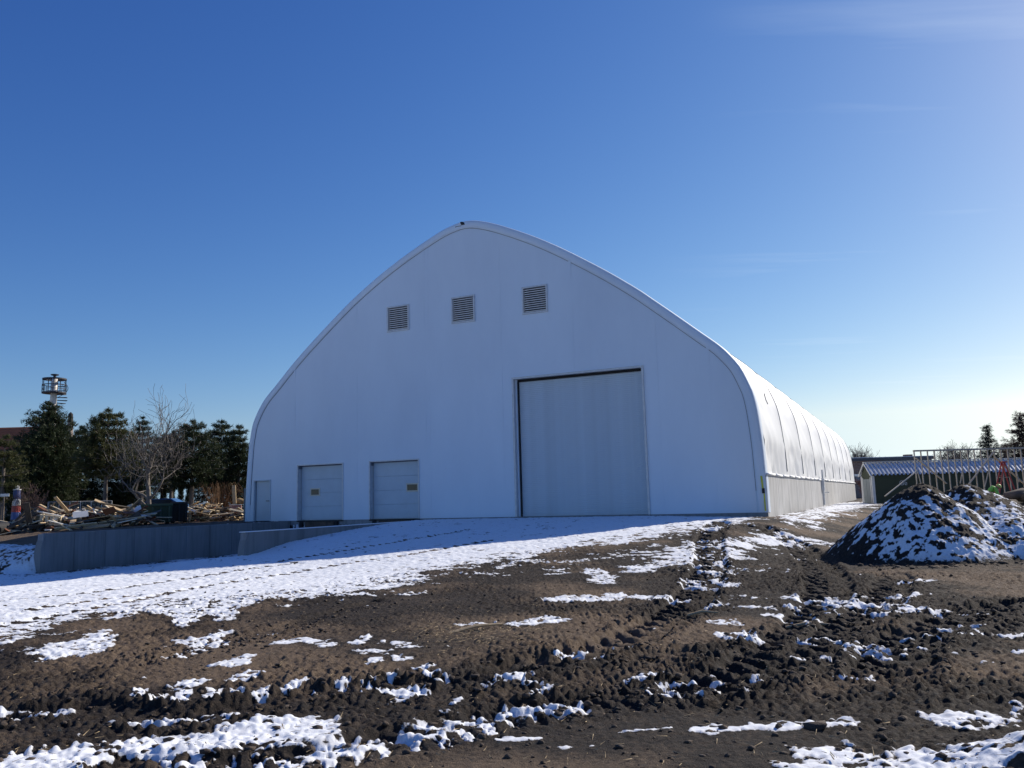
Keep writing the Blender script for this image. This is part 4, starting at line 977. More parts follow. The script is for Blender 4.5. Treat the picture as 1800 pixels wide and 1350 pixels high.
def bare_tree(label, px, depth, ytop, wpx, seed, m, group=None, levels=6, trunk_h=0.17, thick=0.16, spread=0.75, name="bare_tree", up=0.25, wig=0.28, nkids=(2, 4), minr=0.006, base_y=None):
    b = at(px, 890, depth); gz = groundz(b.x, depth); h = at(px, ytop, depth).z - gz
    r_ = np.random.default_rng(seed)
    segs = []
    def grow(p, d, L_, r, lev):
        pts = [p]; rad = [r]; n = 4 if lev < 4 else 3
        for k in range(n):
            d = d + r_.normal(0, wig if lev else 0.06, 3) * np.array([1, 1, .7]) + np.array([0, 0, up * (0.5 if lev > 1 else 0.2)]); d = d / np.linalg.norm(d)
            p = p + d * L_ / n; pts.append(p); rad.append(max(r * (1 - 0.42 * (k + 1) / n), minr))
        segs.append((pts, rad, lev))
        if lev >= levels: return
        nk = r_.integers(*nkids) + (1 if lev in (1, 2, 3) else 0) if lev else 5
        a0 = r_.uniform(0, 6.28)
        for k in range(nk):
            f = 1.0 if k == 0 else r_.uniform(0.35, 1.0); i = min(int(f * n), n)
            a = r_.uniform(0, 6.28) if lev else a0 + k * 1.2566; perp = np.cross(d, [math.cos(a), math.sin(a), 0.35]); perp /= np.linalg.norm(perp) + 1e-9
            nd = d + perp * spread * (0.55 if k == 0 else r_.uniform(0.8, 1.3)); nd /= np.linalg.norm(nd)
            grow(np.array(pts[i]), nd, L_ * r_.uniform(0.68, 0.88), rad[i] * (0.85 if k == 0 else 0.62), lev + 1)
    grow(np.array([0, 0, -.1]), np.array([0.05, 0, 1.0]), h * trunk_h * 1.4, thick, 0)
    P = np.concatenate([np.array(s[0]) for s in segs])
    sc_z = h / P[:, 2].max(); wx_ = wpx / FPX * depth; span = np.percentile(P[:, 0], 97) - np.percentile(P[:, 0], 3); sx = wx_ / span; cx = 0
    t = thing(name, label, "tree", (b.x, depth, gz), 0, group)
    tr, tw = MB(), MB()
    for pts, rad, lev in segs:
        pts = [(p[0] * lerp(1, sx, min(1, max(p[2], 0) / 1.5)), p[1] * sx, p[2] * sc_z) for p in pts]
        (tr if lev <= 1 else tw).tube(pts, rad, 8 if lev <= 1 else (4 if lev <= 3 else 3), cap=False)
    tr.build("trunk", m, t, smooth=True); tw.build("crown", m, t)
    return t
bare_tree("pale leafless tree with twisted spreading branches in front of the pines", 262, 48, 672, 148, 14, m_barkpale, levels=5, thick=0.16, minr=0.009, spread=0.9, up=0.2, trunk_h=0.15, nkids=(2, 4), wig=0.34)
m_twig = mat("twig_grey", (0.10, 0.085, 0.08), 0.9, 0.2, 4)
bare_tree("round leafless tree showing over the low roof next to the hall", 1510, 112, 772, 62, 33, m_twig, levels=6, thick=0.22, spread=0.85, minr=0.016, wig=0.15)
bare_tree("bushy leafless tree behind the stud wall, its crown over the metal roof", 1698, 74, 770, 74, 35, m_twig, levels=6, thick=0.16, spread=0.8, minr=0.011, wig=0.16, trunk_h=0.12)
bare_tree("thin reddish leafless sapling standing at the end of the green shed", 1523, 56, 832, 26, 37, mat("red_twig", (0.12, 0.05, 0.05), 0.8, 0.2), levels=5, thick=0.05, minr=0.007, trunk_h=0.2)
bare_tree("thin leafless shrub beside the striped toy lighthouse", 50, 44, 846, 46, 39, mat("brown_twig", (0.16, 0.10, 0.08), 0.85, 0.2), levels=5, thick=0.05, minr=0.006, trunk_h=0.15, name="bare_shrub")
# rust coloured brush at the hall
def brush(label, px, depth, ytop, wpx, seed, m):
    b = at(px, 890, depth); gz = groundz(b.x, depth); h = at(px, ytop, depth).z - gz; R_ = wpx / 2 / FPX * depth; r_ = np.random.default_rng(seed)
    mb = MB()
    for q in range(150):
        a = r_.uniform(0, 6.28); s = r_.random() ** 0.6; x, y = math.cos(a) * R_ * s, math.sin(a) * R_ * s; hh_ = h * r_.uniform(.55, 1.05)
        mb.tube([(x * .35, y * .35, 0), (x * .7, y * .7, hh_ * .6), (x * 1.1, y * 1.1, hh_), (x * 1.4, y * 1.4, hh_ * r_.uniform(.75, .95))], [.012, .010, .008, .005], 3, cap=False)
    t = thing("brush_clump", label, "shrub", (b.x, depth, gz)); mb.build("stems", m, t)
brush("rust coloured leafless brush growing behind the pallets by the hall", 386, 50, 848, 66, 51, mat("rusty_stems", (0.20, 0.10, 0.04), 0.85, 0.3, 6))
def conifer(label, px, depth, ytop, wpx, seed, m, base=0.05, m_t=None):
    b = at(px, 850, depth); gz = groundz(b.x, depth); h = at(px, ytop, depth).z - gz; R_ = wpx / 2 / FPX * depth; r_ = np.random.default_rng(seed)
    Cc = []; Dd = []; Tt = []; br = MB(); nl = int(h / 0.34)
    for l in range(nl):
        t = base + (1 - base) * l / nl; z = h * t; env = R_ * (1 - t) ** 0.85 + 0.12
        for k in range(9):
            a = r_.uniform(0, 6.28); ln = env * r_.uniform(.5, 1.2); p0 = np.array([0, 0, z]); p1 = np.array([math.cos(a) * ln, math.sin(a) * ln, z - ln * 0.12]); p2 = p1 + np.array([math.cos(a) * .12, math.sin(a) * .12, ln * 0.14])
            br.tube([p0, p1, p2], [.03, .015, .006], 3, cap=False)
            for q in range(max(5, int(ln * 17))):
                f = r_.random(); Cc.append(p0 + (p2 - p0) * f + r_.normal(0, .10, 3)); Dd.append(np.array([math.cos(a), math.sin(a), -.25])); Tt.append(r_.random() * .8)
    V, F, T = tufts(np.array(Cc), np.array(Dd), 0.20, 8, seed + 1, np.array(Tt))
    t = thing("conifer_tree", label, "tree", (b.x, depth, gz)); crown_obj("crown", V, F, T, m, t); br.build("branches", m_bark, t)
    mb = MB(); mb.tube([(0, 0, -.2), (0, 0, h * .98)], [.16, .02], 7); mb.build("trunk", m_bark, t)
conifer("dark spruce with stepped branches standing behind the stud wall", 1745, 78, 744, 56, 71, m_spruce)
conifer("brownish sparse conifer at the frame edge beyond the metal roof", 1806, 70, 722, 104, 73, m_brownc)
conifer("low brown conifer between the spruce and the frame edge", 1775, 84, 776, 70, 75, m_brownc)

# ------------------------------------------------------------------ tiled roof house and beacon mast
m_tile = mat("orange_roof_tile", (0.34, 0.115, 0.05), 0.8, 0.2, 2.5, 0.4, 8, stretch=(1, 1, 6))
m_render = mat("dull_render", (0.30, 0.24, 0.20), 0.85, 0.15)
h0 = at(8, 880, 80); ch = thing("tiled_house", "house with an orange tiled roof and a pale spire half hidden by pines", "house", (h0.x, 80, 0))
zr, ze = at(8, 745, 80).z, at(8, 800, 80).z
MB().box(-9, 3.2, -0.0, 7, 0, ze).build("wall", m_render, ch)
mb = MB(); mb.add([(-9.5, -0.6, ze - .2), (3.4, -0.6, ze - .2), (2.6, 3.5, zr), (-9.5, 3.5, zr), (-9.5, 7.6, ze - .2), (3.4, 7.6, ze - .2)], [(0, 1, 2, 3), (3, 2, 5, 4), (1, 5, 2)]); rf = mb.build("roof", m_tile, ch)
mb = MB()
for q in range(16): mb.box(-9.5, 3.4 - .05 * q, -0.6 + q * 0.26, -0.6 + q * .26 + 0.04, ze - .2 + q * (zr - ze + .2) / 15.8, ze - .14 + q * (zr - ze + .2) / 15.8)
mb.build("tile_course", m_tile, rf)
sx0 = at(119, 800, 80).x - h0.x; zs1, zs2, zs3 = at(119, 775, 80).z, at(118, 742, 80).z, at(117, 724, 80).z
MB().box(sx0 - .55, sx0 + .45, -.3, .7, 0, zs1).build("spire_base", m_render, ch)
mb = MB(); mb.lathe([(.40, zs1), (.30, (zs1 + zs2) / 2), (.26, zs2)], 8, sx0, .2); mb.build("spire", m_render, ch)
mb = MB(); mb.lathe([(.30, zs2), (.24, zs2 + .25), (.22, zs3 - .2), (.02, zs3)], 8, sx0, .2); mb.build("spire_cap", m_black, ch)
for q in range(3): MB().box(-4.5 + q * 2.4, -3.4 + q * 2.4, -.03, .05, 1.0, 2.3).build("window", m_glass, ch)

t0 = at(86, 870, 64); K = 64 / FPX
bm_ = thing("beacon_mast", "white pole with a round railed platform and a ring on top", "tower", (t0.x, 64, 0))
Z = lambda y: at(86, y, 64).z
m_pole = mat("pole_white", (0.66, 0.62, 0.55), 0.5, 0.1); m_iron = mat("dark_iron", (0.035, 0.04, 0.055), 0.6, 0.2)
mb = MB(); mb.tube([(0, 0, -.2), (-.02, 0, Z(700)), (0.03, 0, Z(664))], [.30, .24, .20], 12); mb.build("pole", m_pole, bm_, smooth=True)
Rp = 19.5 * K
def ring(r, z, w, h, n=28):
    mb = MB(); V = []; F = []
    for k in range(n):
        a = 2 * math.pi * k / n; c, s = math.cos(a), math.sin(a)
        V += [(r * c, r * s, z), ((r - w) * c, (r - w) * s, z), ((r - w) * c, (r - w) * s, z + h), (r * c, r * s, z + h)]
    for k in range(n):
        j = (k + 1) % n
        for q in range(4): F.append((k * 4 + q, k * 4 + (q + 1) % 4, j * 4 + (q + 1) % 4, j * 4 + q))
    return mb.add(V, F)
ring(Rp, Z(692), Rp * .82, .10).build("platform", m_iron, bm_)
ring(Rp, Z(668), Rp * .30, .10).build("top_ring", m_iron, bm_)
mb = ring(Rp, Z(678), .06, .06); mb.build("hand_rail", m_iron, bm_)
ring(Rp, Z(685), .04, .04).build("mid_rail", m_iron, bm_)
for k in range(16):
    a = 2 * math.pi * k / 16; mb = MB(); mb.tube([(Rp * .985 * math.cos(a), Rp * .985 * math.sin(a), Z(692)), (Rp * .985 * math.cos(a), Rp * .985 * math.sin(a), Z(678) if k % 2 else Z(668))], .035 if k % 4 == 0 else .022, 4); mb.build("railing_post", m_iron, bm_)
for k in range(4):
    a = 2 * math.pi * k / 4 + .4; mb = MB(); mb.tube([(0, 0, Z(667)), (Rp * .9 * math.cos(a), Rp * .9 * math.sin(a), Z(667))], .04, 4); mb.build("spoke", m_iron, bm_)
mb = MB(); mb.lathe([(.12, Z(664)), (.10, Z(661)), (.28, Z(660)), (.30, Z(658.5)), (.2, Z(658))], 10); mb.build("lamp_head", m_iron, bm_)
mb = MB()
for k in range(26):
    a = k * 0.42 - .3; z = Z(694) - k * .20; r = .95
    mb.add([(0.22 * math.cos(a), .22 * math.sin(a), z), (r * math.cos(a), r * math.sin(a), z), (r * math.cos(a + .38), r * math.sin(a + .38), z), (.22 * math.cos(a + .38), .22 * math.sin(a + .38), z),
            (0.22 * math.cos(a), .22 * math.sin(a), z - .05), (r * math.cos(a), r * math.sin(a), z - .05), (r * math.cos(a + .38), r * math.sin(a + .38), z - .05), (.22 * math.cos(a + .38), .22 * math.sin(a + .38), z - .05)], [(0, 1, 2, 3), (7, 6, 5, 4), (0, 4, 5, 1), (1, 5, 6, 2), (2, 6, 7, 3)])
mb.build("spiral_step", m_iron, bm_)
mb = MB(); mb.tube([(.95 * math.cos(k * .21 - .3), .95 * math.sin(k * .21 - .3), Z(694) - k * .1 + .9) for k in range(52)], .022, 4); mb.build("stair_rail", m_iron, bm_)

# ------------------------------------------------------------------ scrap yard beyond the dock wall
def place(px, py, Y):
    p = at(px, py, Y); return p
# striped toy lighthouse
p = at(28, 900, 46); gz = groundz(p.x, 46); S = 46 / FPX
lh = thing("lighthouse_ornament", "small ornamental lighthouse banded blue, white and red with a pale top", "ornament", (p.x, 46, gz))
zt = at(30, 853, 46).z - gz
bands = [(0.0, .16, m_iron, "base"), (.16, .34, mat("blue_paint", (0.05, 0.10, 0.30), .5, .1), "blue_band"), (.34, .50, m_redpaint, "red_band"), (.50, .66, m_white, "white_band"), (.66, .88, mat("navy_paint", (0.03, 0.06, 0.20), .5, .1), "navy_band")]
for a, b_, m, nm in bands:
    mb = MB(); mb.lathe([(.26 - .10 * a, zt * a), (.26 - .10 * b_, zt * b_)], 12); mb.build(nm, m, lh)
mb = MB(); mb.lathe([(.21, zt * .88), (.21, zt * .90), (.11, zt * .905), (.11, zt * .955), (.13, zt * .96), (.02, zt)], 12); mb.build("lantern", m_white, lh)
mb = MB(); mb.box(-.32, .32, -.3, .3, -.05, .12); mb.build("plinth", mat("pink_block", (0.25, 0.13, 0.12), .8, .15), lh)
# sign on a post, culvert pipe, wire fence
p = at(5, 905, 43); gz = groundz(p.x, 43); sg = thing("post_sign", "small pale blank sign on a thin post under the olive pine", "sign", (p.x, 43, gz))
MB().tube([(0, 0, -.1), (0, 0, at(5, 868, 43).z - gz)], .035, 6).build("post", m_bark, sg); MB().bbox(-.16, .30, -.06, -.03, at(5, 873, 43).z - gz, at(5, 868, 43).z - gz, .005).build("board", m_white, sg)
p = at(3, 921, 36); cp_ = thing("culvert_pipe", "short black ribbed pipe lying with its open end to the yard", "pipe", (p.x, 36, groundz(p.x, 36)), 0.15)
mb = MB(); V = []; n = 20
prof = [(.20, -.9)] + [(.24 + .02 * (k % 2), -.9 + k * .1) for k in range(0, 19)] + [(.20, .9)]
for r, y in prof:
    for k in range(n): a = 2 * math.pi * k / n; V.append((r * math.cos(a), y, .26 + r * math.sin(a)))
F = [(i * n + k, (i + 1) * n + k, (i + 1) * n + (k + 1) % n, i * n + (k + 1) % n) for i in range(len(prof)) for k in range(n) if i < len(prof) - 1] + [((len(prof) - 1) * n + k, k, (k + 1) % n, (len(prof) - 1) * n + (k + 1) % n) for k in range(n)]
mb.add(V, F); mb.build("shell", m_black, cp_)
pa, pb = at(84, 900, 50), at(196, 900, 52); wf = thing("wire_fence", "low wire mesh fence with pale rails behind the scrap heap", "fence", (pa.x, 50, groundz(pa.x, 50)))
Lf = pb.x - pa.x; zt = at(84, 887, 50).z - groundz(pa.x, 50) + .15
for k in range(7): MB().tube([(Lf * k / 6, k / 3, -.1), (Lf * k / 6, k / 3, zt)], .025, 5).build("fence_post", m_galv, wf)
for z in (zt, zt * .55, .12): MB().tube([(0, 0, z), (Lf, 2, z)], .016, 4).build("rail", m_galv, wf)
mb = MB()
for k in range(48): mb.tube([(Lf * k / 47, 2 * k / 47, .1), (Lf * k / 47, 2 * k / 47, zt)], .006, 3, cap=False)
mb.build("wire", m_galv, wf)

# heap of boards: every board its own piece
plank_meshes = {}
def plank_mesh(L_, w, th, m):
    key = (round(L_, 1), round(w, 2), m.name)
    if key not in plank_meshes:
        me = make_mesh("scrap_board", *(lambda b: (b.V, b.F))(MB().box(-key[0] / 2, key[0] / 2, -w / 2, w / 2, -th / 2, th / 2))); me.materials.append(m); plank_meshes[key] = me
    return plank_meshes[key]
def plank(pos, L_, w, th, rz, ry, rx, m, label, group):
    o = bpy.data.objects.new("scrap_board", plank_mesh(L_, w, th, m)); col.objects.link(o)
    o.location = pos; o.rotation_euler = (rx, ry, rz)
    return tag(o, label, "board", group)
r_ = np.random.default_rng(202)
hx0, hx1 = at(46, 900, 37.5).x, at(250, 900, 37.5).x
lab = {m_wood: "yellow brown broken board tossed in the long scrap heap", m_pale if False else m_wood2: "pale cream broken board tossed in the long scrap heap", m_oldwood: "weathered dark grey board tossed in the long scrap heap", m_redwood: "red brown stained board tossed in the long scrap heap", m_white: "white painted board tossed in the long scrap heap"}
def heap_h(f): return 0.30 + 0.62 * math.exp(-((f - .30) / .20) ** 2) + 0.62 * math.exp(-((f - .82) / .18) ** 2) + .25 * math.exp(-((f - .55) / .12) ** 2)
for q in range(230):
    f = r_.random(); x = lerp(hx0, hx1, f); y = 37.6 + r_.normal(0, .75); z = groundz(x, y) + heap_h(f) * r_.random() ** .8 * max(0.15, 1 - abs(y - 37.6) / 2.2)
    m = [m_wood, m_wood2, m_oldwood, m_redwood, m_white][int(r_.choice(5, p=[.30, .24, .22, .16, .08]))]
    L_ = r_.choice([.5, .8, 1.2, 1.7, 2.3]); w = r_.choice([.09, .14, .22]); plank((x, y, z + .05), L_, w, .035, r_.uniform(-.6, 3.6), r_.normal(0, .32), r_.normal(0, .4), m, lab[m].replace('tossed in the long scrap heap', ('in the long scrap heap near the slatted crate' if f < .42 else 'in the middle of the long scrap heap' if f < .72 else 'in the long scrap heap near the green skip')), "boards in the long scrap heap")
# wide sheets in the heap
for q in range(16):
    f = r_.uniform(.3, 1); x = lerp(hx0, hx1, f); y = 37.2 + r_.normal(0, .5); m = [m_white, m_oldwood, m_redwood, m_wood2][q % 4]
    o = plank((x, y, groundz(x, y) + heap_h(f) * r_.uniform(.3, .9)), r_.choice([.6, .9]), r_.choice([.3, .45]), .02, r_.uniform(0, 3.1), r_.normal(0, .4), r_.normal(.3, .5), m, {m_white: "white sheet of panelling thrown on the long scrap heap", m_oldwood: "grey weathered sheet of panelling thrown on the long scrap heap", m_redwood: "red brown sheet of panelling thrown on the long scrap heap", m_wood2: "pale sheet of panelling thrown on the long scrap heap"}[m], "sheets of panelling in the scrap heap"); o.name = "scrap_sheet"
# long grey beams leaning up to the crate
a0 = at(10, 930, 36.5); b0 = at(72, 893, 37.4)
for q in range(17):
    f = q / 16; p0 = Vector((a0.x + 1.5 * f + r_.normal(0, .2), 36.3 + r_.normal(0, .35), groundz(a0.x, 36.5) + .04 + .12 * r_.random())); p1 = Vector((b0.x + .9 * f + r_.normal(0, .2), 37.4 + r_.normal(0, .3), b0.z - .30 * f + r_.normal(0, .05) - .1))
    mb = MB(); c_ = (p0 + p1) / 2; mb.beam(p0 - c_, p1 - c_, .10, .09); o = mb.build("timber_beam", m_oldwood); o.location = c_; tag(o, "long dark weathered beam leaning up the near end of the scrap heap", "beam", "long dark beams on the scrap heap")
for q, (ax, ay, bx_, by) in enumerate(((70, 887, 100, 903), (66, 891, 96, 908))):
    p0, p1 = at(ax, ay, 37.2), at(bx_, by, 37.0); mb = MB(); c_ = (p0 + p1) / 2; mb.beam(p0 - c_, p1 - c_, .12, .05); o = mb.build("scrap_board", m_wood if q == 0 else m_redwood); o.location = c_
    tag(o, ("orange brown board sloping down onto the white crate, sunlit edge up", "red brown board sloping just under the orange one by the white crate")[q], "board")
# white slatted crate
p = at(91, 913, 36.6); cr8 = thing("slatted_crate", "pale slatted crate tipped on its side in the scrap heap", "crate", (p.x, 36.6, groundz(p.x, 36.6) + .25), 0.2); cr8.rotation_euler = (0.15, 0.12, 0.2)
for q in range(4): MB().box(-.40 + q * .2, -.27 + q * .2, -.30, -.28, 0, .42).build("slat", m_wood2, cr8)
for z in (0.02, .36): MB().box(-.42, .42, -.28, -.24, z, z + .06).build("rail", m_wood2, cr8)
MB().box(-.42, .42, -.24, .24, .0, .03).build("bottom", m_wood2, cr8)
MB().box(-.42, -.39, -.24, .24, .0, .42).build("side", m_wood2, cr8); MB().box(.39, .42, -.24, .24, .0, .42).build("side", m_wood2, cr8)
p = at(208, 931, 31.5); o = plank((p.x, 31.5, groundz(p.x, 31.5) + .10), 0.9, .3, .06, .2, -.02, 0, m_white, "flat white board lying on the ground just behind the jointed dock wall", None)
# two waste bins
def bin_(label, xa, xb, ytop, Y, m, ribs):
    p0, p1 = at(xa, ytop, Y), at(xb, ytop, Y); cx = (p0.x + p1.x) / 2; gz = groundz(cx, Y); w = (p1.x - p0.x) / 2; h = p0.z - gz
    t = thing("waste_skip", label, "dumpster", (cx, Y, gz), 0.40)
    mb = MB(); mb.add([(-w * .94, -.65, .08), (w * .94, -.65, .08), (w, -.75, h), (-w, -.75, h), (-w * .94, .65, .08), (w * .94, .65, .08), (w, .75, h), (-w, .75, h), (-w * .95, -.70, h), (w * .95, -.70, h), (w * .95, .70, h), (-w * .95, .70, h), (-w * .9, -.6, .14), (w * .9, -.6, .14), (w * .9, .6, .14), (-w * .9, .6, .14)],
        [(0, 1, 2, 3), (5, 4, 7, 6), (4, 0, 3, 7), (1, 5, 6, 2), (0, 4, 5, 1), (3, 2, 9, 8), (2, 6, 10, 9), (6, 7, 11, 10), (7, 3, 8, 11), (8, 9, 13, 12), (9, 10, 14, 13), (10, 11, 15, 14), (11, 8, 12, 15), (12, 13, 14, 15)])
    mb.build("body", m, t)
    for k in range(ribs): x = -w * .8 + 1.6 * w * k / max(ribs - 1, 1); MB().box(x - .04, x + .04, -.80, -.66, .12, h - .02).build("rib", m, t)
    MB().bbox(-w * 1.03, w * 1.03, -.82, -.74, h - .10, h + .01, .012).build("rim", m, t)
    for sx in (-1, 1): MB().box(sx * w * .7 - .08, sx * w * .7 + .08, -.5, .5, 0, .08).build("skid", m_black, t)
bin_("dark green steel waste skip standing behind the dock wall", 251, 301, 887, 40, m_greenbin, 4)
bin_("black steel waste skip tucked between the green one and the pallets", 301, 329, 883, 42, m_blackbin, 3)
# pallets and boards by the hall
def pallet(px, Y, z, rz, label, tilt=0.0):
    p = at(px, 890, Y); t = thing("pallet", label, "pallet", (p.x, Y, z), rz, "wooden pallets stacked by the hall"); t.rotation_euler = (tilt, 0, rz)
    me = make_mesh("slat", *(lambda b: (b.V, b.F))(MB().box(-.55, .55, -.05, .05, 0, .022)))
    for k in range(6): put("slat", me, m_wood2 if k % 3 else m_wood, t, loc=(0, -.45 + k * .18, .10))
    for k in range(3): MB().box(-.55 + k * .5, -.45 + k * .5, -.5, .5, .02, .10).build("bearer", m_wood, t)
gB = groundz(at(350, 890, 45).x, 45)
for k in range(7): pallet(338 + (k % 3), 45, gB + .125 * k, .1 + .05 * (k % 2), ("lowest" if k == 0 else "top" if k == 6 else ["second", "third", "fourth", "fifth", "sixth"][k - 1]) + " pallet from the ground in the stack next to the black skip")
for k in range(4): pallet(366, 45.2 + .2 * k, gB + .12 * k + .3, .5, ["lowest", "second", "third", "top"][k] + " pallet in the low slanting pile among the boards by the hall", .25)
lab2 = {m_wood: "yellow brown board in the short scrap pile by the hall", m_wood2: "pale cream board in the short scrap pile by the hall", m_oldwood: "dark weathered board in the short scrap pile by the hall", m_redwood: "red brown board in the short scrap pile by the hall", m_white: "white painted board in the short scrap pile by the hall"}
xa, xb = at(336, 890, 44.6).x, at(424, 890, 44.6).x
for q in range(95):
    f = r_.random(); x = lerp(xa, xb, f); y = 44.7 + r_.normal(0, .5); m = [m_wood, m_wood2, m_oldwood, m_redwood, m_white][int(r_.choice(5, p=[.3, .25, .25, .12, .08]))]
    plank((x, y, gB + (.95 - .45 * f) * r_.random() + .05), r_.choice([.5, .8, 1.2]), r_.choice([.09, .14, .2]), .035, r_.uniform(-.5, 3.4), r_.normal(0, .25), r_.normal(0, .4), m, lab2[m], "boards in the short scrap pile")
p = at(414, 890, 46); gz = groundz(p.x, 46)
ct = thing("block_pallet", "square pack of pinkish blocks under pale wrap beside the hall", "block pack", (p.x, 46, gz), 0.3)
zt = at(414, 887, 46).z - gz; MB().bbox(-.32, .32, -.32, .32, zt - .62, zt - .02, .03).build("blocks", mat("pink_blocks", (0.42, 0.22, 0.19), .8, .2, 6), ct); MB().bbox(-.34, .34, -.34, .34, zt - .03, zt, .01).build("wrap", m_white, ct); MB().box(-.3, .3, -.3, .3, 0, zt - .62).build("stand", m_oldwood, ct)
p = at(414, 890, 47.5); gz = groundz(p.x, 47.5); mb = MB(); mb.beam((0, 0, 0), (-.12, 0, at(413, 853, 47.5).z - gz), .20, .06, (0, 1, 0)); o = mb.build("upright_board", m_wood); o.location = (p.x, 47.5, gz); tag(o, "tall yellow brown board standing upright behind the block pack", "board")
p = at(421, 890, 48); gz = groundz(p.x, 48); cl = clods("scrap_root", 1, lambda r: (p.x, 48, gz + .95), .42, .45, mat("tan_root", (.34, .24, .12), .9, .3, 6, .6, 20), kind='thing', seed=31); tag(cl, "tan rough root ball perched by the hall corner", "root ball")
# car and container behind the trees
p = at(283, 890, 60); gz = groundz(p.x, 60); car = thing("parked_car", "blue parked car half hidden behind the leafless trunk", "car", (p.x, 60, gz), 0.05)
m_car = mat("blue_car_paint", (0.05, 0.13, 0.30), .25, .05)
V = []; F = []; pr = [(-2.1, .35), (-2.15, .75), (-1.3, .92), (-.6, 1.42), (.9, 1.45), (1.7, .98), (2.1, .9), (2.15, .4)]
for y in (-.85, .85): V += [(x, y * (1 if z < 1 else .8), z) for x, z in pr]
F = [tuple(range(8))[::-1], tuple(range(8, 16))] + [(i, (i + 1) % 8, 8 + (i + 1) % 8, 8 + i) for i in range(8)]
MB().add(V, F).build("body", m_car, car)
MB().add([(-.95, -.80, .98), (1.45, -.80, 1.0), (.85, -.72, 1.38), (-.55, -.72, 1.38), (-.95, -.83, .98), (1.45, -.83, 1.0), (.85, -.75, 1.38), (-.55, -.75, 1.38)], [(4, 5, 6, 7), (0, 1, 5, 4), (1, 2, 6, 5), (2, 3, 7, 6), (3, 0, 4, 7)]).build("window", m_glass, car)
for x in (-1.3, 1.3):
    for y in (-.80, .80): mb = MB(); mb.tube([(x, y - .1, .32), (x, y + .1, .32)], .32, 14); mb.build("wheel", m_black, car)
for y in (-.6, .6): MB().bbox(-2.18, -2.1, y - .15, y + .15, .6, .72, .01).build("headlight", m_white, car)

# ------------------------------------------------------------------ right side: shed, warehouse, stud wall
m_shed = mat("shed_green", (0.050, 0.062, 0.036), .75, .06, 1.5, .25, 25)
def roof_metal(name, c, rough=.4, metal=.4): return mat(name, c, rough, .05, 3, metal=metal)
m_rib = roof_metal("pale_roof_steel", (0.62, 0.64, 0.67))
p0 = at(1537, 885, 52); gzs = groundz(p0.x, 52) - .05
sh = thing("garden_shed", "long dark green shed with pale ribbed metal roof and white trim", "shed", (p0.x, 52, gzs), -0.02)
Ls, Dp = 16.0, 1.7; ze = at(1542, 833, 52).z - gzs; zr = at(1530, 815, 53.2).z - gzs
MB().box(0, Ls, 0, Dp, 0, ze - .02).build("wall", m_shed, sh)
MB().add([(0, 0, ze - .02), (0, Dp, ze - .02), (0, Dp / 2, zr - .05), (.04, 0, ze - .02), (.04, Dp, ze - .02), (.04, Dp / 2, zr - .05)], [(0, 2, 1), (3, 4, 5)]).build("gable", m_shed, sh)
mb = MB(); ang_ = math.atan2(zr - ze, Dp / 2)
for side in (0, 1):
    y0, y1 = ((-.14, Dp / 2) if side == 0 else (Dp + .14, Dp / 2)); z0 = ze - .10; V = []; x = -.12
    xs = []
    while x < Ls + .1: xs += [(x, .0), (x + .09, 0), (x + .125, .10), (x + .20, .10), (x + .235, 0)]; x += .25
    for (xx_, hh_) in xs: V += [(xx_, y0, z0 + hh_), (xx_, y1, zr + hh_)]
    F = [((2 * i, 2 * i + 2, 2 * i + 3, 2 * i + 1) if side == 0 else (2 * i, 2 * i + 1, 2 * i + 3, 2 * i + 2)) for i in range(len(xs) - 1)]
    MB().add(V, F).build("roof_sheet", m_rib, sh)
mb = MB(); mb.beam((-.15, Dp / 2, zr + .08), (Ls, Dp / 2, zr + .08), .22, .04); mb.build("ridge_cap", m_white, sh)
for (xa_, ya_, nm) in ((-.02, -.02, 1), (-.02, Dp - .10, 1)): MB().box(xa_ - .02, xa_ + .14, ya_ - .02, ya_ + .12, 0, ze - .12).build("corner_trim", m_white, sh)
mb = MB(); mb.beam((-.14, -.15, ze - .12), (-.14, Dp / 2, zr), .03, .08); mb.beam((-.14, Dp + .15, ze - .12), (-.14, Dp / 2, zr), .03, .08); mb.build("barge_board", m_white, sh)
for k in range(2): MB().box(-.035, 0.0, .30 + k * .58, .84 + k * .58, .05, ze - .30).build("end_door", mat("pale_shed_door", (.24, .27, .27), .6, .05) if k == 0 else bpy.data.materials["pale_shed_door"], sh)
mb = MB(); mb.box(-.045, -.0, .20, .29, .03, ze - .2); mb.box(-.045, 0, 1.43, 1.52, .03, ze - .2); mb.build("door_trim", m_white, sh)
for k in range(6): MB().box(.14, Ls, -.012, 0.0, .05 + k * (ze - .25) / 6, .05 + (k + 1) * (ze - .25) / 6 - .015).build("siding_board", m_shed, sh)
tx = bpy.data.curves.new("lettering", 'FONT'); tx.body = "Ge"; tx.size = .42; tx.extrude = .004; tx.materials.append(mat("letter_white", (.55, .57, .55), .7, .05))
to0 = bpy.data.objects.new("lettering_curve", tx); col.objects.link(to0); bpy.context.view_layer.update()
tme = bpy.data.meshes.new_from_object(to0.evaluated_get(bpy.context.evaluated_depsgraph_get())); bpy.data.objects.remove(to0)
to = put("lettering", tme, None, sh); pl = at(1580, 853, 52); to.location = (pl.x - p0.x, -.03, pl.z - gzs); to.rotation_euler = (math.pi / 2, 0, 0)
tp = at(1786, 815, 52.4); o = make_mesh("blue_tarp", [(0, 0, 0), (1.5, 0, .02), (1.5, .75, .42), (.1, .72, .40), (.7, .35, .24), (0, 0, -.01), (1.5, 0, .0), (1.5, .75, .40), (.1, .72, .38)], [(0, 1, 4), (1, 2, 4), (2, 3, 4), (3, 0, 4), (0, 5, 6, 1), (1, 6, 7, 2), (2, 7, 8, 3), (3, 8, 5, 0)])
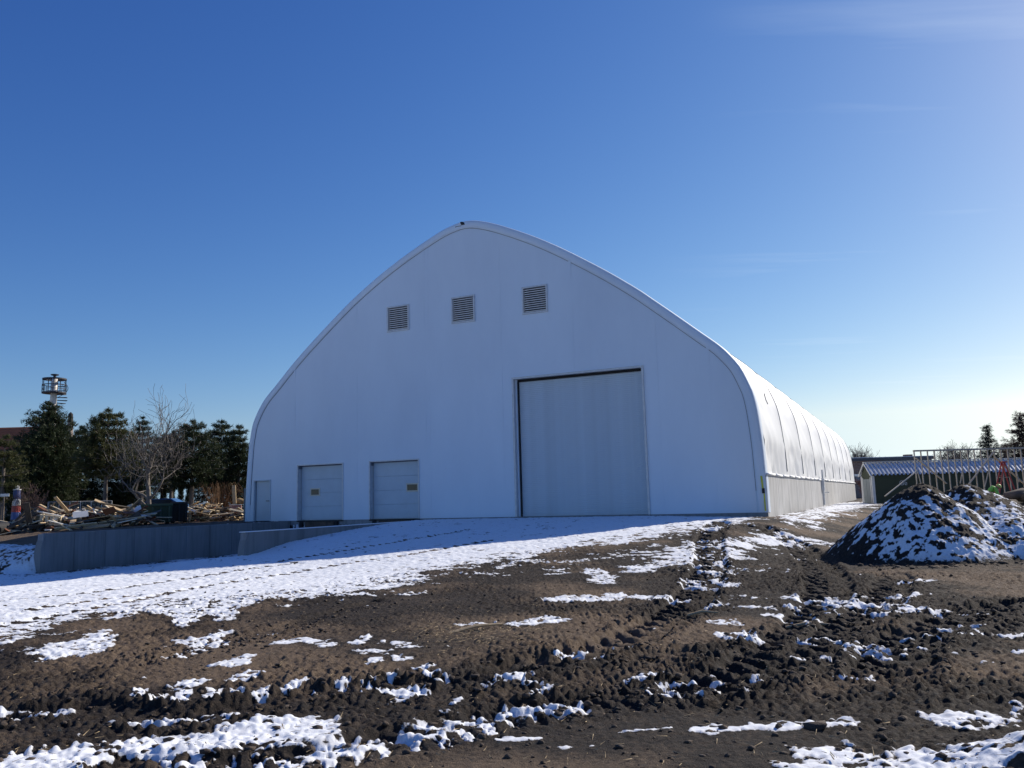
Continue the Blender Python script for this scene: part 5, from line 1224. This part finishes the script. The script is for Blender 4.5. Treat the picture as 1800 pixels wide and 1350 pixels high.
tb = put("blue_tarp", o, mat("tarp_blue", (.05, .13, .33), .5, .15, 4)); tb.location = (tp.x - .55, 52.25, gzs + ze + .17); tag(tb, "blue tarpaulin spread on the ribbed shed roof near the frame edge", "tarp")

# warehouse beyond
Yw = 96; wx0, wx1 = at(1440, 850, Yw).x, at(1642, 850, Yw).x; gw = groundz(wx0, Yw)
wh = thing("warehouse", "long low brick and grey warehouse with a dark flat roof", "building", (wx0, Yw, gw))
W_ = wx1 - wx0; zz = lambda y: at(1520, y, Yw).z - gw
m_brick, nt, N, Lk2, b = new_mat("brown_brick"); tcx = N.new("ShaderNodeTexCoord"); bt = N.new("ShaderNodeTexBrick"); bt.inputs['Scale'].default_value = 1.0; bt.inputs['Brick Width'].default_value = .5; bt.inputs['Row Height'].default_value = .18; bt.inputs['Mortar Size'].default_value = .02
bt.inputs[1].default_value = (.16, .10, .085, 1); bt.inputs[2].default_value = (.10, .065, .06, 1); bt.inputs[3].default_value = (.22, .20, .19, 1)
mpx = N.new("ShaderNodeMapping"); mpx.inputs['Rotation'].default_value = (math.pi / 2, 0, 0); Lk2.new(tcx.outputs['Object'], mpx.inputs[0]); Lk2.new(mpx.outputs[0], bt.inputs['Vector']); Lk2.new(bt.outputs[0], b.inputs['Base Color']); b.inputs['Roughness'].default_value = .9
MB().box(0, W_, 0, 12, 0, zz(852)).build("lower_wall", mat("grey_plinth", (.15, .145, .15), .8, .1), wh)
MB().box(-.02, W_ + .02, -.08, 12.05, zz(852), zz(845)).build("brick_band", m_brick, wh)
MB().box(0, W_, .02, 12, zz(845), zz(837)).build("window_band", mat("blue_grey_glazing", (.13, .16, .22), .25, .15, 1.0), wh)
for k in range(16): MB().box(W_ * k / 16 - .06, W_ * k / 16 + .06, -.06, .02, zz(845), zz(837)).build("mullion", m_iron, wh)
MB().box(-.05, W_ + .05, -.1, 12.05, zz(837), zz(833)).build("ledge", m_white, wh)
MB().box(0, W_ * .55, .03, 12, zz(833), zz(808)).build("brick_wall", m_brick, wh)
MB().box(W_ * .55, W_, .03, 12, zz(833), zz(810)).build("upper_wall", mat("slate_cladding", (.09, .11, .14), .7, .1), wh)
MB().box(-.2, W_ + .2, -.3, 12.2, zz(810), zz(805)).build("roof", mat("dark_fascia", (.05, .06, .08), .7, .1), wh)
MB().box(-.1, W_ + .1, -.2, 12.1, zz(805), zz(804)).build("roof_snow", bpy.data.materials["snow_clean"], wh)
cx = at(1621, 810, Yw).x - wx0; MB().box(cx - .4, cx + .4, 3, 3.8, zz(806), zz(799)).build("chimney", m_brick, wh)

# stud wall under construction
Yf = 46.0; xs0 = at(1609, 820, Yf).x; gf = groundz(xs0 + 3, Yf); zt = at(1609, 792.5, Yf).z - gf
sw = thing("stud_wall", "tall open timber stud wall of a building being framed", "timber frame", (xs0, Yf, gf), -0.005)
pitch = 11.65 / FPX * Yf; ns2 = 27
me = make_mesh("stud", *(lambda b: (b.V, b.F))(MB().box(-.019, .019, -.045, .045, 0.04, zt - .05)))
m_stud = mat("stud_lumber", (.50, .45, .37), .75, .15, 5, stretch=(6, 6, .4))
for k in range(ns2): put("stud", me, m_stud, sw, loc=(k * pitch, 0, 0))
for z in (zt - .045, zt - .0): MB().box(-.03, ns2 * pitch, -.07, .07, z, z + .042).build("top_plate", m_stud, sw)
MB().box(-.03, ns2 * pitch, -.07, .07, 0, .04).build("bottom_plate", m_stud, sw)
def brace(label, x1, y1, x2, y2, w, dy=.12, Y2=None):
    a, b_ = at(x1, y1, Yf - dy), at(x2, y2, (Y2 or Yf) - dy); c_ = (a + b_) / 2; mb = MB(); mb.beam(a - c_, b_ - c_, .04, w, (0, 1, 0)); o = mb.build("brace", m_stud); o.location = c_ - Vector((sw.location)); o.parent = sw
    o.location = Vector(c_) - Vector(sw.location)
brace("", 1613, 827, 1556, 872, .13, .3, 44.8); brace("", 1610, 805, 1664, 850, .14); brace("", 1746, 795, 1703, 851, .14); brace("", 1748, 803, 1806, 856, .16)
brace("", 1613, 828, 1619, 850, .06, .2); brace("", 1692, 826, 1688, 850, .06, .2); brace("", 1738, 827, 1731, 856, .06, .2); brace("", 1786, 825, 1791, 848, .06, .2)
sw.rotation_euler = (0, 0, 0)
# red step ladder
ap = at(1763, 812, 44.6); lA, lB = at(1751, 868, 44.6), at(1783, 862, 44.6); ld = thing("step_ladder", "red trestle ladder standing open in front of the stud wall", "ladder", (ap.x, 44.6, gf))
o3 = Vector((ap.x, 44.6, gf))
for dy in (-.22, .22):
    for q in (lA, lB):
        mb = MB(); mb.beam(ap - o3 + Vector((0, dy * .6, 0)), Vector((q.x, 44.6, groundz(q.x, 44.6))) - o3 + Vector((0, dy, 0)), .06, .05); mb.build("leg", m_redpaint, ld)
for f in (.2, .4, .6, .8):
    q = (ap - o3).lerp(Vector((lA.x, 44.6, groundz(lA.x, 44.6))) - o3, f); mb = MB(); mb.tube([q + Vector((0, -.2, 0)), q + Vector((0, .2, 0))], .02, 5); mb.build("rung", m_redpaint, ld)
a, b_ = at(1757, 839.5, 44.6) - o3, at(1777, 838.5, 44.6) - o3; mb = MB(); mb.beam(a, b_, .05, .03); mb.build("spreader", m_wood2, ld)
MB().bbox(-.12, .12, -.2, .2, ap.z - gf - .04, ap.z - gf + .03, .01).build("top_cap", m_redpaint, ld)
# stacked logs and rubble at the frame edge
Yl = 38.5; lg = at(1790, 880, Yl); gl = groundz(lg.x, Yl)
m_logbark = mat("log_bark", (.10, .075, .055), .9, .3, 8, .6, 14); m_logend = mat("log_end", (.36, .20, .11), .8, .2, 12)
mb = clods("boulder", 1, lambda r: (lg.x + .25, Yl, gl + .30), .60, .62, mat("brown_rock", (.12, .09, .07), .9, .3, 4, .7, 9), kind='thing', seed=44); tag(mb, "large brown boulder capped with snow at the frame edge behind the heaps", "rock")
lo = thing("cut_log", "short thick cut log with an orange brown end face beside the boulder", "log", (lg.x + .1, Yl - .75, gl + .28)); 
mb = MB(); mb.tube([(0, .0, 0), (.12, .9, 0)], [.26, .24], 12); mb.build("bark", m_logbark, lo); mb = MB(); mb.tube([(-.003, -.02, 0), (0, 0.0, 0)], .235, 12); mb.build("end_face", m_logend, lo)
# worker in a lime jacket behind the heaps
import bmesh
def skin_mesh(name, P, E_, R_, m, parent, root=0):
    me = bpy.data.meshes.new(name); bm = bmesh.new(); lay = bm.verts.layers.skin.verify(); vs = [bm.verts.new(p) for p in P]
    for a, b_ in E_: bm.edges.new((vs[a], vs[b_]))
    for v, r in zip(vs, R_): v[lay].radius = r if hasattr(r, '__len__') else (r, r)
    vs[root][lay].use_root = True
    bm.to_mesh(me); bm.free(); me.materials.append(m)
    o = bpy.data.objects.new(name, me); col.objects.link(o); o.parent = parent
    o.modifiers.new("skin", 'SKIN').use_smooth_shade = True
    s_ = o.modifiers.new("subdivision", 'SUBSURF'); s_.levels = 1; s_.render_levels = 2
    return o
m_lime = mat("lime_fabric", (.22, .55, .10), .7, .08, 6); m_skin = mat("skin", (.45, .27, .20), .55, .06); m_jean = mat("dark_trousers", (.03, .035, .05), .85, .15); m_hat = mat("lime_hat", (.55, .62, .12), .4, .05)
pw = at(1737, 862, 43.0); gp = groundz(pw.x, 43.0); topz = at(1734.5, 852.5, 43.0).z
wk = thing("person", "worker in a lime jacket and hard hat bending down behind the soil heap", "person", (pw.x, 43.0, topz - 1.30), -0.5)
# bent forward: hips at 0.92, shoulders forward and low
P = [(0, 0, .88), (0.10, 0, 1.02), (.24, 0, 1.12), (.36, 0, 1.16), (.42, 0, 1.18), (.12 - .02, .10, .84), (.10, .12, .46), (.0, .13, .06), (.14, .13, .03), (.10, -.10, .84), (.06, -.12, .46), (-.06, -.13, .06), (.08, -.13, .03), (.33, .19, 1.10), (.40, .24, .84), (.46, .20, .60), (.33, -.19, 1.10), (.40, -.24, .84), (.46, -.20, .60), (.48, .19, .54), (.48, -.19, .54)]
E_ = [(0, 1), (1, 2), (2, 3), (3, 4), (0, 5), (5, 6), (6, 7), (7, 8), (0, 9), (9, 10), (10, 11), (11, 12), (3, 13), (13, 14), (14, 15), (3, 16), (16, 17), (17, 18), (15, 19), (18, 20)]
R_ = [(.15, .12), (.15, .12), (.17, .13), (.16, .11), .06, .095, .07, .05, .04, .095, .07, .05, .04, .075, .058, .042, .075, .058, .042, .035, .035]
skin_mesh("body", P, E_, R_, m_jean, wk)
P = [(0.02, 0, .93), (.12, 0, 1.04), (.25, 0, 1.14), (.37, 0, 1.17), (.33, .20, 1.11), (.40, .25, .85), (.455, .21, .64), (.33, -.20, 1.11), (.40, -.25, .85), (.455, -.21, .64)]
skin_mesh("jacket", P, [(0, 1), (1, 2), (2, 3), (3, 4), (4, 5), (5, 6), (3, 7), (7, 8), (8, 9)], [(.18, .14), (.185, .145), (.20, .155), (.17, .12), .09, .075, .06, .09, .075, .06], m_lime, wk)
mb = MB(); mb.lathe([(.03, -.12), (.06, -.10), (.085, -.03), (.092, .03), (.08, .09), (.03, .115)], 12); hd = mb.build("head", m_skin, wk, smooth=True, loc=(.47, 0, 1.19), rot=(0, .6, 0))
mb = MB(); mb.lathe([(.14, .02), (.125, .03), (.115, .08), (.08, .125), (.02, .14)], 14); mb.build("hard_hat", m_hat, hd, smooth=True)
mb = MB(); mb.box(.075, .105, -.012, .012, -.02, .02); mb.build("nose", m_skin, hd)
for sy in (-.035, .035): MB().box(.078, .09, sy - .01, sy + .01, .012, .024).build("eye", m_black, hd)
for sy in (-.095, .09): MB().box(-.01, .02, sy - .005, sy + .01, -.02, .03).build("ear", m_skin, hd)
MB().box(.072, .088, -.02, .02, -.06, -.052).build("mouth", m_redpaint, hd)
for sy in (.19, -.19):
    for k in range(4): mb = MB(); mb.tube([(.475, sy - .03 + k * .02, .53), (.50, sy - .03 + k * .02, .47 - .006 * (k in (1, 2))), (.49, sy - .03 + k * .02, .44)], [.010, .009, .007], 5); mb.build("finger", m_skin, wk)
    mb = MB(); mb.tube([(.485, sy - .045, .55), (.515, sy - .055, .51), (.515, sy - .045, .48)], [.012, .011, .008], 5); mb.build("thumb", m_skin, wk)
# stone pad that he stands on
